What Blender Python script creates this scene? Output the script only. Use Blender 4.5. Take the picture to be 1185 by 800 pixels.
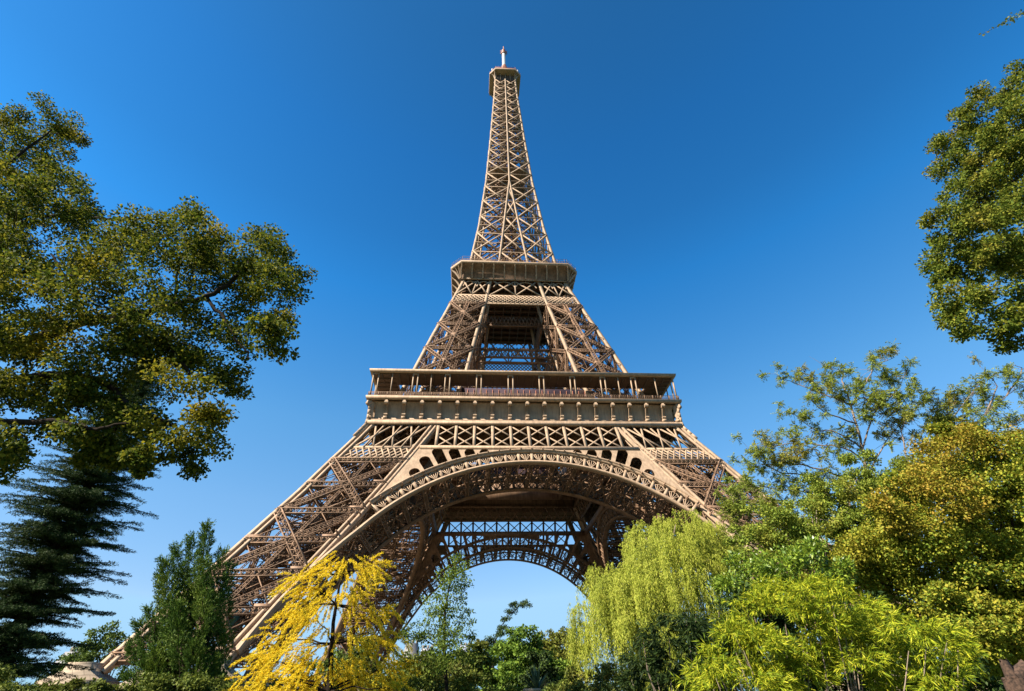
import bpy, math
import numpy as np
from mathutils import Matrix, Vector

# ------------------------------------------------------------------ scene, camera, light
for _o in list(bpy.data.objects):
    bpy.data.objects.remove(_o, do_unlink=True)
scene = bpy.context.scene
COL = scene.collection
PI = math.pi

CAM = np.array([-11.607, -136.553, -0.238])
YAW, PITCH, ROLL, FPX = 0.0842974, 0.6293268, -0.0288307, 576.61   # focal length in pixels of an 1185 px wide frame
def _axes():
    cy, sy, cp, sp = math.cos(YAW), math.sin(YAW), math.cos(PITCH), math.sin(PITCH)
    f = np.array([sy*cp, cy*cp, sp]); r = np.array([cy, -sy, 0.0]); u = np.cross(r, f)
    cr, sr = math.cos(ROLL), math.sin(ROLL)
    return f, r*cr + u*sr, -r*sr + u*cr
AF, AR, AU = _axes()
cd = bpy.data.cameras.new('camera'); cam = bpy.data.objects.new('camera', cd); COL.objects.link(cam)
cd.sensor_fit = 'HORIZONTAL'; cd.sensor_width = 36.0; cd.lens = FPX/1185*36.0
cd.clip_start = 0.1; cd.clip_end = 20000
m3 = Matrix((AR, AU, -AF)).transposed()
cam.matrix_world = Matrix.Translation(Vector(CAM)) @ m3.to_4x4()
scene.camera = cam

SUN_AZ = math.radians(62)      # degrees to the left of the straight-behind direction (-y)
SUN_EL = math.radians(43)
sdir = Vector((-math.sin(SUN_AZ)*math.cos(SUN_EL), -math.cos(SUN_AZ)*math.cos(SUN_EL), math.sin(SUN_EL)))
sl = bpy.data.lights.new('sun', 'SUN'); sl.energy = 5.0; sl.angle = math.radians(0.5); sl.color = (1.0, 0.9, 0.76)
so = bpy.data.objects.new('sun', sl); COL.objects.link(so)
so.rotation_euler = sdir.to_track_quat('Z', 'Y').to_euler()

w = bpy.data.worlds.new('World'); scene.world = w; w.use_nodes = True
wn, wl = w.node_tree.nodes, w.node_tree.links
sky = wn.new('ShaderNodeTexSky'); sky.sky_type = 'NISHITA'; sky.sun_disc = False
sky.sun_elevation = SUN_EL
sky.sun_rotation = math.atan2(sdir.x, sdir.y)
sky.air_density = 1.0; sky.dust_density = 0.3; sky.ozone_density = 3.5; sky.altitude = 100
hs = wn.new('ShaderNodeHueSaturation'); hs.inputs['Saturation'].default_value = 1.25; hs.inputs['Value'].default_value = 1.0
bgn = wn['Background']; bgn.inputs['Strength'].default_value = 0.055
tcw = wn.new('ShaderNodeTexCoord'); sxyz = wn.new('ShaderNodeSeparateXYZ'); wl.new(tcw.outputs['Generated'], sxyz.inputs[0])
rampw = wn.new('ShaderNodeValToRGB')                     # how the polarised blue changes with height above the horizon
st_ = [(0.0, (2.0, 1.1, .92)), (.165, (1.95, 1.15, .95)), (.30, (2.3, 1.4, 1.08)), (.44, (2.1, 1.55, 1.2)), (.66, (.80, 1.40, 1.34)), (.74, (.72, 1.2, 1.17)), (.83, (.64, 1.1, 1.1)), (.93, (.70, .98, .92))]
er = rampw.color_ramp.elements
while len(er) < len(st_): er.new(.5)
for k_, (p_, c_) in enumerate(st_): er[k_].position = p_; er[k_].color = (c_[0]/3, c_[1]/3, c_[2]/3, 1)
wl.new(sxyz.outputs['Z'], rampw.inputs['Fac'])
mg = wn.new('ShaderNodeMixRGB'); mg.blend_type = 'MULTIPLY'; mg.inputs['Fac'].default_value = 1.0; mg.inputs['Color2'].default_value = (2.16, 3.0, 3.36, 1)
m2 = wn.new('ShaderNodeMixRGB'); m2.blend_type = 'MULTIPLY'; m2.inputs['Fac'].default_value = 1.0
wl.new(sky.outputs[0], hs.inputs['Color']); wl.new(hs.outputs[0], mg.inputs['Color1']); wl.new(mg.outputs[0], m2.inputs['Color1']); wl.new(rampw.outputs[0], m2.inputs['Color2']); mnw = wn.new('ShaderNodeVectorMath'); mnw.operation = 'MINIMUM'; mnw.inputs[1].default_value = (2.4, 4.2, 6.0)
wl.new(m2.outputs[0], mnw.inputs[0]); wl.new(mnw.outputs[0], bgn.inputs['Color'])

scene.view_settings.view_transform = 'Standard'; scene.view_settings.look = 'None'
scene.view_settings.exposure = 1.62; scene.view_settings.gamma = 1.0
scene.view_settings.use_curve_mapping = False
scene.render.engine = 'CYCLES'
scene.cycles.max_bounces = 5; scene.cycles.diffuse_bounces = 3; scene.cycles.transparent_max_bounces = 4
scene.cycles.use_denoising = True

# ------------------------------------------------------------------ materials
def new_mat(name):
    m = bpy.data.materials.new(name); m.use_nodes = True
    return m, m.node_tree.nodes, m.node_tree.links
def solid(name, base, rough=0.6, var=0.25, scale=1.5, metal=0.0, spec=0.4, detail=6.0):
    m, n, l = new_mat(name); p = n['Principled BSDF']
    tc = n.new('ShaderNodeTexCoord'); nz = n.new('ShaderNodeTexNoise'); nz.inputs['Scale'].default_value = scale
    nz.inputs['Detail'].default_value = detail
    rp = n.new('ShaderNodeValToRGB')
    b = np.array(base)
    rp.color_ramp.elements[0].position = .3; rp.color_ramp.elements[1].position = .7
    rp.color_ramp.elements[0].color = (*(b*(1-var)), 1); rp.color_ramp.elements[1].color = (*np.minimum(b*(1+var), 1), 1)
    l.new(tc.outputs['Object'], nz.inputs['Vector']); l.new(nz.outputs['Fac'], rp.inputs['Fac'])
    l.new(rp.outputs['Color'], p.inputs['Base Color'])
    p.inputs['Roughness'].default_value = rough; p.inputs['Metallic'].default_value = metal
    p.inputs['Specular IOR Level'].default_value = spec
    return m
def leafmat(name, cols, patch=None, pscale=0.6, pfac=(.5, .65), trans=0.35, rough=0.6, spec=0.12, gain=0.75):
    m, n, l = new_mat(name); p = n['Principled BSDF']; out = n['Material Output']
    g = n.new('ShaderNodeNewGeometry'); rp = n.new('ShaderNodeValToRGB')
    cols = [tuple(v*gain for v in c) for c in cols]; patch = patch and tuple(v*gain for v in patch)
    els = rp.color_ramp.elements
    while len(els) < len(cols): els.new(.5)
    for k, c in enumerate(cols):
        els[k].position = k/max(1, len(cols)-1); els[k].color = (*c, 1)
    l.new(g.outputs['Random Per Island'], rp.inputs['Fac'])
    src = rp.outputs['Color']
    if patch:
        tc = n.new('ShaderNodeTexCoord'); nz = n.new('ShaderNodeTexNoise'); nz.inputs['Scale'].default_value = pscale
        nz.inputs['Detail'].default_value = 3
        mr = n.new('ShaderNodeMapRange'); mr.inputs[1].default_value = pfac[0]; mr.inputs[2].default_value = pfac[1]
        l.new(tc.outputs['Object'], nz.inputs['Vector']); l.new(nz.outputs['Fac'], mr.inputs[0])
        mul = n.new('ShaderNodeMath'); mul.operation = 'MULTIPLY'
        mx = n.new('ShaderNodeMixRGB'); mx.inputs['Color2'].default_value = (*patch, 1)
        r2 = n.new('ShaderNodeMath'); r2.operation = 'FRACT'
        r3 = n.new('ShaderNodeMath'); r3.operation = 'MULTIPLY'; r3.inputs[1].default_value = 17.0
        l.new(g.outputs['Random Per Island'], r3.inputs[0]); l.new(r3.outputs[0], r2.inputs[0])
        l.new(mr.outputs[0], mul.inputs[0]); l.new(r2.outputs[0], mul.inputs[1])
        l.new(mul.outputs[0], mx.inputs['Fac']); l.new(src, mx.inputs['Color1']); src = mx.outputs['Color']
    tb = n.new('ShaderNodeBsdfTranslucent'); ms = n.new('ShaderNodeMixShader'); ms.inputs[0].default_value = trans
    l.new(src, p.inputs['Base Color']); l.new(src, tb.inputs['Color'])
    p.inputs['Roughness'].default_value = rough; p.inputs['Specular IOR Level'].default_value = spec
    l.new(p.outputs[0], ms.inputs[1]); l.new(tb.outputs[0], ms.inputs[2]); l.new(ms.outputs[0], out.inputs['Surface'])
    return m

def iron(name, base, var, streak):
    m = solid(name, base, 0.65, var, .5, spec=.2, detail=9.); n, l = m.node_tree.nodes, m.node_tree.links; p = n['Principled BSDF']
    src = p.inputs['Base Color'].links[0].from_socket
    tc = n.new('ShaderNodeTexCoord'); mp = n.new('ShaderNodeMapping'); mp.inputs['Scale'].default_value = (2.6, 2.6, .22)
    nz = n.new('ShaderNodeTexNoise'); nz.inputs['Scale'].default_value = 1.0; nz.inputs['Detail'].default_value = 7
    mr = n.new('ShaderNodeMapRange'); mr.inputs[1].default_value = .38; mr.inputs[2].default_value = .62; mr.inputs[3].default_value = 1-streak; mr.inputs[4].default_value = 1+streak*.5
    mx = n.new('ShaderNodeMixRGB'); mx.blend_type = 'MULTIPLY'; mx.inputs['Fac'].default_value = 1.0
    l.new(tc.outputs['Object'], mp.inputs[0]); l.new(mp.outputs[0], nz.inputs['Vector']); l.new(nz.outputs['Fac'], mr.inputs[0])
    l.new(src, mx.inputs['Color1']); l.new(mr.outputs[0], mx.inputs['Color2']); l.new(mx.outputs[0], p.inputs['Base Color'])
    return m
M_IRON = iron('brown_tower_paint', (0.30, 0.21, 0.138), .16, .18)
M_IRON2 = iron('brown_tower_paint_shaded', (0.178, 0.108, 0.066), .35, .25)  # darker, redder copy of the tower paint; inner shade put into its colour
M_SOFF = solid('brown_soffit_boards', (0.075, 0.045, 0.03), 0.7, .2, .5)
M_DARKGL = solid('dark_pavilion_glazing', (0.05, 0.035, 0.04), 0.15, .3, .3, spec=.3)
M_MAST = solid('white_antenna', (0.5, 0.5, 0.5), 0.4, .1, 2.)
M_EQUIP = solid('red_brown_equipment', (0.26, 0.10, 0.06), 0.6, .3, .8)
M_STONE = solid('masonry_stone', (0.30, 0.235, 0.165), 0.85, .22, .8)
def stone_blocks(m):
    n, l = m.node_tree.nodes, m.node_tree.links; p = n['Principled BSDF']; src = p.inputs['Base Color'].links[0].from_socket
    tc = n.new('ShaderNodeTexCoord'); sx = n.new('ShaderNodeSeparateXYZ'); ad = n.new('ShaderNodeMath'); cb = n.new('ShaderNodeCombineXYZ')
    br = n.new('ShaderNodeTexBrick'); br.inputs['Scale'].default_value = 1.0; br.inputs['Brick Width'].default_value = 1.3; br.inputs['Row Height'].default_value = .6; br.inputs['Mortar Size'].default_value = .035
    br.inputs['Color1'].default_value = (1, 1, 1, 1); br.inputs['Color2'].default_value = (.78, .76, .74, 1); br.inputs['Mortar'].default_value = (.4, .38, .36, 1)
    mx = n.new('ShaderNodeMixRGB'); mx.blend_type = 'MULTIPLY'; mx.inputs['Fac'].default_value = 1.0
    l.new(tc.outputs['Object'], sx.inputs[0]); l.new(sx.outputs['X'], ad.inputs[0]); l.new(sx.outputs['Y'], ad.inputs[1]); l.new(ad.outputs[0], cb.inputs['X']); l.new(sx.outputs['Z'], cb.inputs['Y'])
    l.new(cb.outputs[0], br.inputs['Vector']); l.new(src, mx.inputs['Color1']); l.new(br.outputs['Color'], mx.inputs['Color2']); l.new(mx.outputs[0], p.inputs['Base Color'])
stone_blocks(M_STONE)
M_GREEN = solid('green_cabin_glass', (0.10, 0.22, 0.17), 0.12, .2, .8, spec=.6)
M_BARK = solid('dark_bark', (0.020, 0.015, 0.011), 0.95, .4, 9., spec=.05)
M_BARKR = solid('red_brown_bark', (0.20, 0.105, 0.06), 0.9, .45, 7.)
M_BARKP = solid('grey_brown_bark', (0.16, 0.12, 0.09), 0.9, .4, 9.)

# ------------------------------------------------------------------ mesh collector
def nrm(v):
    v = np.asarray(v, float); L = np.linalg.norm(v, axis=-1, keepdims=True); return v/np.maximum(L, 1e-9)
class MB:
    def __init__(self): self.V = []; self.F = []; self.n = 0; self._b = []
    def add(self, v, f):
        v = np.asarray(v, float).reshape(-1, 3); f = np.asarray(f, int)
        self.V.append(v); self.F.append(f + self.n); self.n += len(v)
    def bar(self, p, q, w, d=None, up=(0, 0, 1)):
        self._b.append((*p, *q, w, w if d is None else d, *up))
    def path(self, pts, w, d=None, up=(0, 0, 1)):
        P = np.array([np.asarray(p, float) for p in pts]); d = w if d is None else d
        seg = nrm(P[1:]-P[:-1]); t = np.vstack([seg[:1], nrm(seg[:-1]+seg[1:]), seg[-1:]])
        U = nrm(np.broadcast_to(np.asarray(up, float), P.shape)); sd = nrm(np.cross(t, U)); n = np.cross(sd, t)
        R = np.stack([P-sd*w/2-n*d/2, P+sd*w/2-n*d/2, P+sd*w/2+n*d/2, P-sd*w/2+n*d/2], 1)
        self.loft(list(R), True, (True, True))
    def flush(self):
        if not self._b: return
        B = np.array(self._b, float); self._b = []
        P, Q, W, D, U = B[:, 0:3], B[:, 3:6], B[:, 6:7], B[:, 7:8], B[:, 8:11]
        t = nrm(Q-P); bad = np.abs((t*nrm(U)).sum(1)) > .98; U = U.copy(); U[bad] = (1, 0.02, 0)
        bad = np.abs((t*nrm(U)).sum(1)) > .98; U[bad] = (0, 1, 0.02)
        s = nrm(np.cross(t, U)); n = np.cross(s, t)          # s: width direction, n: depth direction
        c = [P - s*W/2 - n*D/2, P + s*W/2 - n*D/2, P + s*W/2 + n*D/2, P - s*W/2 + n*D/2]
        c += [x + (Q-P) for x in c]
        V = np.stack(c, 1).reshape(-1, 3)
        f = np.array([[3, 2, 1, 0], [4, 5, 6, 7], [0, 1, 5, 4], [1, 2, 6, 5], [2, 3, 7, 6], [3, 0, 4, 7]])
        F = (f[None] + 8*np.arange(len(B))[:, None, None]).reshape(-1, 4)
        self.add(V, F)
    def box(self, lo, hi):
        x0, y0, z0 = lo; x1, y1, z1 = hi
        self.add([(x0, y0, z0), (x1, y0, z0), (x1, y1, z0), (x0, y1, z0), (x0, y0, z1), (x1, y0, z1), (x1, y1, z1), (x0, y1, z1)],
                 [[3, 2, 1, 0], [4, 5, 6, 7], [0, 1, 5, 4], [1, 2, 6, 5], [2, 3, 7, 6], [3, 0, 4, 7]])
    def loft(self, rings, closed=True, cap=(False, False)):
        k = len(rings[0]); V = np.concatenate([np.asarray(r, float) for r in rings]); F = []
        for a in range(len(rings)-1):
            for b in range(k if closed else k-1):
                c = (b+1) % k
                F.append([a*k+b, a*k+c, (a+1)*k+c, (a+1)*k+b])
        self.add(V, F)
        for j, on in enumerate(cap):
            if on:
                r = np.asarray(rings[0 if j == 0 else -1], float); c = r.mean(0)
                vv = np.vstack([r, c[None]]); ff = []
                for b in range(k):
                    t = [b, (b+1) % k, k]
                    ff.append(t[::-1] if j == 0 else t)
                self.add(vv, [x + [x[2]] for x in ff])
    def tube(self, pts, rad, k=7, cap=True):
        pts = np.asarray(pts, float); n = len(pts); rad = np.broadcast_to(np.asarray(rad, float), (n,))
        t = nrm(np.gradient(pts, axis=0)); ref = np.array([0, 0, 1.0]) if abs(t[0, 2]) < .9 else np.array([1.0, 0, 0])
        rings = []
        for j in range(n):
            s = nrm(np.cross(t[j], ref)); u = np.cross(s, t[j])
            a = np.linspace(0, 2*PI, k, endpoint=False)
            rings.append(pts[j] + rad[j]*(np.cos(a)[:, None]*s + np.sin(a)[:, None]*u))
        self.loft(rings, True, (cap, cap))
    def build(self, name, mat, parent=None, loc=None, smooth=False):
        self.flush()
        V = np.concatenate(self.V) if self.V else np.zeros((0, 3)); F = np.concatenate(self.F) if self.F else np.zeros((0, 4), int)
        me = bpy.data.meshes.new(name)
        tri = F[:, 2] == F[:, 3]
        Q = F[~tri]; T = F[tri][:, :3]
        me.vertices.add(len(V)); me.vertices.foreach_set('co', (V if loc is None else V - np.asarray(loc)).astype(np.float32).ravel())
        li = np.concatenate([Q.ravel(), T.ravel()]).astype(np.int32)
        tot = np.concatenate([np.full(len(Q), 4), np.full(len(T), 3)]).astype(np.int32)
        st = np.concatenate([[0], np.cumsum(tot)[:-1]]).astype(np.int32) if len(tot) else tot
        me.loops.add(len(li)); me.loops.foreach_set('vertex_index', li)
        me.polygons.add(len(tot)); me.polygons.foreach_set('loop_start', st); me.polygons.foreach_set('loop_total', tot)
        if smooth: me.polygons.foreach_set('use_smooth', np.ones(len(tot), bool))
        me.update(calc_edges=True); me.validate()
        me.materials.append(mat)
        o = bpy.data.objects.new(name, me); COL.objects.link(o)
        if parent is not None: o.parent = parent
        if loc is not None: o.location = loc
        return o
def empty(name, label, cat, loc=(0, 0, 0), group=None):
    o = bpy.data.objects.new(name, None); COL.objects.link(o); o.location = loc; o.empty_display_size = .5
    o['label'] = label; o['category'] = cat
    if group: o['group'] = group
    return o
def copy_tree(o, parent, rz):
    c = o.copy(); COL.objects.link(c); c.parent = parent; c.rotation_euler = (0, 0, o.rotation_euler.z + rz)
    c.location = Matrix.Rotation(rz, 3, 'Z') @ o.location
    for ch in list(o.children):
        d = ch.copy(); COL.objects.link(d); d.parent = c
    return c
def four(o, parent):
    for k in (1, 2, 3): copy_tree(o, parent, k*PI/2)
GZ = -1.9

# ------------------------------------------------------------------ the ground
def terrain():
    xs = np.concatenate([[-6000, -2500, -1000, -400], np.linspace(-200, 200, 61), [400, 1000, 2500, 6000]])
    ys = np.concatenate([[-3000, -1000, -400], np.linspace(-170, 130, 51), [300, 800, 2000, 4000, 9000]])
    rng = np.random.default_rng(3)
    X, Y = np.meshgrid(xs, ys, indexing='ij'); Z = GZ + 0.12*np.sin(X*.13+1)*np.cos(Y*.11) + rng.normal(0, .02, X.shape)
    m = MB(); nx, ny = X.shape
    idx = np.arange(nx*ny).reshape(nx, ny)
    F = np.stack([idx[:-1, :-1], idx[1:, :-1], idx[1:, 1:], idx[:-1, 1:]], -1).reshape(-1, 4)
    m.add(np.stack([X, Y, Z], -1).reshape(-1, 3), F)
    mt = solid('park_lawn', (0.04, 0.055, 0.02), .95, .45, .25)
    o = m.build('ground', mt, smooth=True); o['kind'] = 'structure'
terrain()
def esplanade():
    m = MB(); m.box((-90, -72, GZ-.2), (90, 95, GZ+.35))
    o = m.build('esplanade', solid('pale_gravel', (0.10, 0.075, 0.05), .95, .2, .3)); o['kind'] = 'structure'
esplanade()

# ------------------------------------------------------------------ the iron tower
HZ = [-3, 6.5, 20.7, 33, 40, 47, 51.8, 57.6, 70, 84, 94, 112, 117, 125, 145.5, 177, 211, 254, 278]
HV = [62.8, 57.9, 50.5, 44.2, 40.9, 37.5, 35.3, 32.0, 28.45, 24.9, 22.2, 17.45, 16.4, 14.95, 12.5, 9.95, 8.15, 6.2, 5.4]
IZ = [-3, 7.5, 14, 20, 28.5, 37.5, 43, 51, 57.6, 70, 87.5, 102.5, 113, 118, 125.3, 177.8, 400]
IV = [46.6, 42.0, 38.7, 35.5, 31.0, 26.6, 23.9, 20.2, 17.0, 14.1, 11.4, 8.9, 7.5, 5.5, 4.8, 0, 0]
def h(z): return float(np.interp(z, HZ, HV))
def ii(z): return float(np.interp(z, IZ, IV))
def FP(x, z, out=0.0): return np.array([x, -h(z)-out, z])
def fnorm(z):
    n = np.array([0, -1.0, (h(z-1)-h(z+1))/2*1.0]); return nrm(n)

tower = empty('iron_lattice_tower', 'tall brown iron lattice tower standing on four splayed legs joined by arches', 'tower', (0, 0, 0))

def lat(m, p, q, w, n, depth=0.6, chord=.17, web=.1, k=None, single=False):
    """lattice girder between two points: chords plus zig-zag webs; n is the face normal"""
    p = np.asarray(p, float); q = np.asarray(q, float); d = q-p; L = np.linalg.norm(d); d = d/L
    s = nrm(np.cross(n, d)); n = nrm(np.cross(d, s))
    k = k or max(2, int(round(L/w)))
    for e in ((0,) if single else (-1, 1)):
        o = n*e*depth/2
        for g in (-1, 1):
            m.bar(p+o+s*g*w/2, q+o+s*g*w/2, chord, chord, n)
        for j in range(k):
            a, b = p+d*L*j/k, p+d*L*(j+1)/k
            m.bar(a+o-s*w/2, b+o+s*w/2, web, web*.6, n)
            m.bar(a+o+s*w/2, b+o-s*w/2, web, web*.6, n)
    if not single:
        for j in range(k):
            g = 1 if j % 2 else -1
            a, b = p+d*L*j/k, p+d*L*(j+1)/k
            for g2 in (-1, 1):
                m.bar(a-n*g*depth/2+s*g2*w/2, b+n*g*depth/2+s*g2*w/2, web*.8, web*.6, s)

def leg_faces():
    """four faces of the front-left leg: point function (a, z), a = 0 outer edge .. 1 inner edge, and normal"""
    mix = lambda a, z: h(z) + (ii(z)-h(z))*a
    return [(lambda a, z: np.array([-mix(a, z), -h(z), z]), np.array([0, -1, .0])),
            (lambda a, z: np.array([-h(z), -mix(a, z), z]), np.array([-1, 0, .0])),
            (lambda a, z: np.array([-ii(z), -mix(a, z), z]), np.array([1, 0, .0])),
            (lambda a, z: np.array([-mix(a, z), -ii(z), z]), np.array([0, 1, .0]))]
def edges():
    return [(lambda z: np.array([-h(z), -h(z), z]), (-1, -1)), (lambda z: np.array([-ii(z), -h(z), z]), (1, -1)),
            (lambda z: np.array([-h(z), -ii(z), z]), (-1, 1)), (lambda z: np.array([-ii(z), -ii(z), z]), (1, 1))]
def arris(fn, sg, z0, z1, w, nz=9, grooved=True):
    """corner girder: box core with two raised flanges per outer face leaving a dark groove"""
    m = MB(); zs = [z for z in sorted(set(HZ+IZ)) if z0 < z < z1]
    zs = [z0] + zs + [z1]; zs = [z0] + [z for k, z in enumerate(zs[1:-1]) if z - z0 > 1 and z1 - z > 1] + [z1]
    P = [fn(z) for z in zs]
    inn = np.array([-sg[0], -sg[1], 0])*w/2
    P = [p + inn for p in P]
    m.path(P, w*(.62 if grooved else .9), w*(.62 if grooved else .9), (0, -1, 0))
    if grooved:
        for off, up in (((0, sg[1]*w*.47, 0), (0, 1, 0)), ((sg[0]*w*.47, 0, 0), (1, 0, 0))):
            o = np.array(off); t = np.array([1, 0, 0]) if up[1] else np.array([0, 1, 0])
            for g in (-1, 1):
                m.path([p + o*.95 + t*g*w*.33 for p in P], w*.3, w*.42, up)
    return m

def build_legs():
    rng = np.random.default_rng(11)
    LEV = [6.3, 11.8, 17.4, 23.0, 28.7, 34.6, 40.6]
    leg = MB()
    faces = leg_faces()
    # structural skin of one leg
    for fi, (fn, n) in enumerate(faces):
        for z in LEV:
            lat(leg, fn(0.03, z), fn(.97, z), 0.9, n + np.array([0, 0, .01]), .5, .16, .1)
        for a, b in ((6.3, 17.4), (17.4, 28.7), (28.7, 40.6)):
            wd = 1.35 if fi < 2 else 1.1
            lat(leg, fn(0.03, b), fn(.97, a), wd, n, .7, .2, .11)
            lat(leg, fn(0.97, b), fn(.03, a), .9, n, .6, .15, .09)
        for z in LEV[:-1]:                                      # gusset plates where the horizontals land
            for a in (.11, .89):
                p = fn(a, z); leg.bar(p - np.array([0, 0, .9]), p + np.array([0, 0, .9]), 2.3, .12, n)
        for a, b in zip(LEV[:-1], LEV[1:]):                     # secondary bars
            lat(leg, fn(.5, a), fn(.5, b), .45, n, .3, .1, .06, single=True)
            for u0, u1 in ((.03, .5), (.5, .97)):
                leg.bar(fn(u0, a), fn(u1, b), .13, .13, n); leg.bar(fn(u1, a), fn(u0, b), .13, .13, n)
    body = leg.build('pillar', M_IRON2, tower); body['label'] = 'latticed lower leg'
    for fn, sg in edges():
        arris(fn, sg, 4.6, 51.6, 1.55).build('corner_girder', M_IRON, body)
    # inside: lift rails, stairs, cross frames
    ins = MB(); F4 = lambda a, b, z: np.array([-(h(z)+(ii(z)-h(z))*a), -(h(z)+(ii(z)-h(z))*b), z])
    for a, b in ((.3, .38), (.3, .62), (.62, .38), (.62, .62), (.45, .3), (.75, .7)):
        lat(ins, F4(a, b, 4), F4(a, b, 52), .7, np.array([0, -1, .2]), .8, .14, .08, k=44)
    for z in np.arange(7, 51, 2.8):
        for _ in range(13):
            a, b, c, d = rng.uniform(.05, .95, 4); dz = rng.uniform(-1.2, 2.6)
            ins.bar(F4(a, b, z), F4(c, d, z+dz), rng.uniform(.06, .15), None, (0, 0.3, 1))
    for z in LEV:
        for a, b in (((0, 0), (1, 1)), ((0, 1), (1, 0)), ((.5, 0), (.5, 1)), ((0, .5), (1, .5))):
            lat(ins, F4(*a, z), F4(*b, z), .6, np.array([0, 0, 1.]), .5, .13, .08)
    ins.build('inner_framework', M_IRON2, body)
    st = MB()
    zs = np.arange(5.5, 51, 1.9)
    for k, z in enumerate(zs[:-1]):
        a0, a1 = (.42, .58) if k % 2 else (.58, .42)
        for dx in (.18, .24):
            st.bar(F4(a0, dx, z), F4(a1, dx, z+1.9), .12, .3, (0, 1, 0)); st.bar(F4(a0, dx, z)+[0, 0, 1.], F4(a1, dx, z+1.9)+[0, 0, 1.], .06)
        st.bar(F4(a1, .17, z+1.9), F4(a1, .25, z+1.9), 1.0, .1, (0, 0, 1))
    st.build('staircase', M_IRON2, body)
    # masonry feet, one under each corner girder
    for fn, sg in edges():
        b = MB(); c = fn(3.5); c = np.array([c[0], c[1], 0])
        def ring(r, z): return [(c[0]-r, c[1]-r, z), (c[0]+r, c[1]-r, z), (c[0]+r, c[1]+r, z), (c[0]-r, c[1]+r, z)]
        b.loft([ring(2.9, GZ-.3), ring(2.9, 1.0), ring(2.78, 1.02)] + [ring(r_, z_) for z0_ in (1.02, 1.72, 2.42) for r_, z_ in ((2.76, z0_), (2.76, z0_+.6), (2.68, z0_+.62), (2.68, z0_+.68))] + [ring(2.7, 3.2)], True, (True, False))
        b.loft([ring(3.05, 3.2), ring(3.05, 3.65), ring(2.9, 3.7), ring(1.6, 4.7), ring(1.4, 5.6)], True, (True, True))
        b.build('masonry_foot', M_STONE, body)
    b = MB(); c0 = (h(2)+ii(2))/2
    b.box((-c0-6.5, -c0-6.5, GZ-.2), (-c0+6.5, -c0+6.5, 1.9))
    for k in range(5): b.box((-c0-6.7, -c0-6.7, -1.2+k*.75), (-c0+6.7, -c0+6.7, -1.12+k*.75))
    b.build('base_wall', M_STONE, body)
    cb = MB(); c = F4(.45, .5, 10.5); cb.box(c-[2, 1.8, .9], c+[2, 1.8, 2.6])
    cabn = cb.build('lift_cabin', M_GREEN, body)
    four(body, tower)
build_legs()

# ---- arches
ARC_R0, ARC_R1, ARC_Z = 38.6, 41.9, 1.4
def arch_pt(face, R, th, out=0.0):
    e = max(0.0, abs(th)-math.radians(52))/math.radians(31); R = R + 3.6*e**1.4
    x = R*math.sin(th); z = ARC_Z + R*math.cos(th)
    y = -(h(z) if face == 0 else ii(z)) - out
    return np.array([x, y, z])
def face_poly(outline, holes, face, ext, name):
    cu = bpy.data.curves.new(name, 'CURVE'); cu.dimensions = '2D'; cu.fill_mode = 'BOTH'; cu.extrude = ext
    for pl in [outline] + holes:
        s = cu.splines.new('POLY'); s.points.add(len(pl)-1); s.use_cyclic_u = True
        for k, (x, z) in enumerate(pl): s.points[k].co = (x, z, 0, 1)
    ob = bpy.data.objects.new(name, cu); COL.objects.link(ob)
    dg = bpy.context.evaluated_depsgraph_get(); me = bpy.data.meshes.new_from_object(ob.evaluated_get(dg))
    bpy.data.objects.remove(ob, do_unlink=True)
    co = np.zeros(len(me.vertices)*3, np.float32); me.vertices.foreach_get('co', co); co = co.reshape(-1, 3)
    y = np.array([-(h(z) if face == 0 else ii(z)) for z in co[:, 1]])
    me.vertices.foreach_set('co', np.stack([co[:, 0], y - co[:, 2], co[:, 1]], 1).astype(np.float32).ravel()); me.update()
    return me
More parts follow.
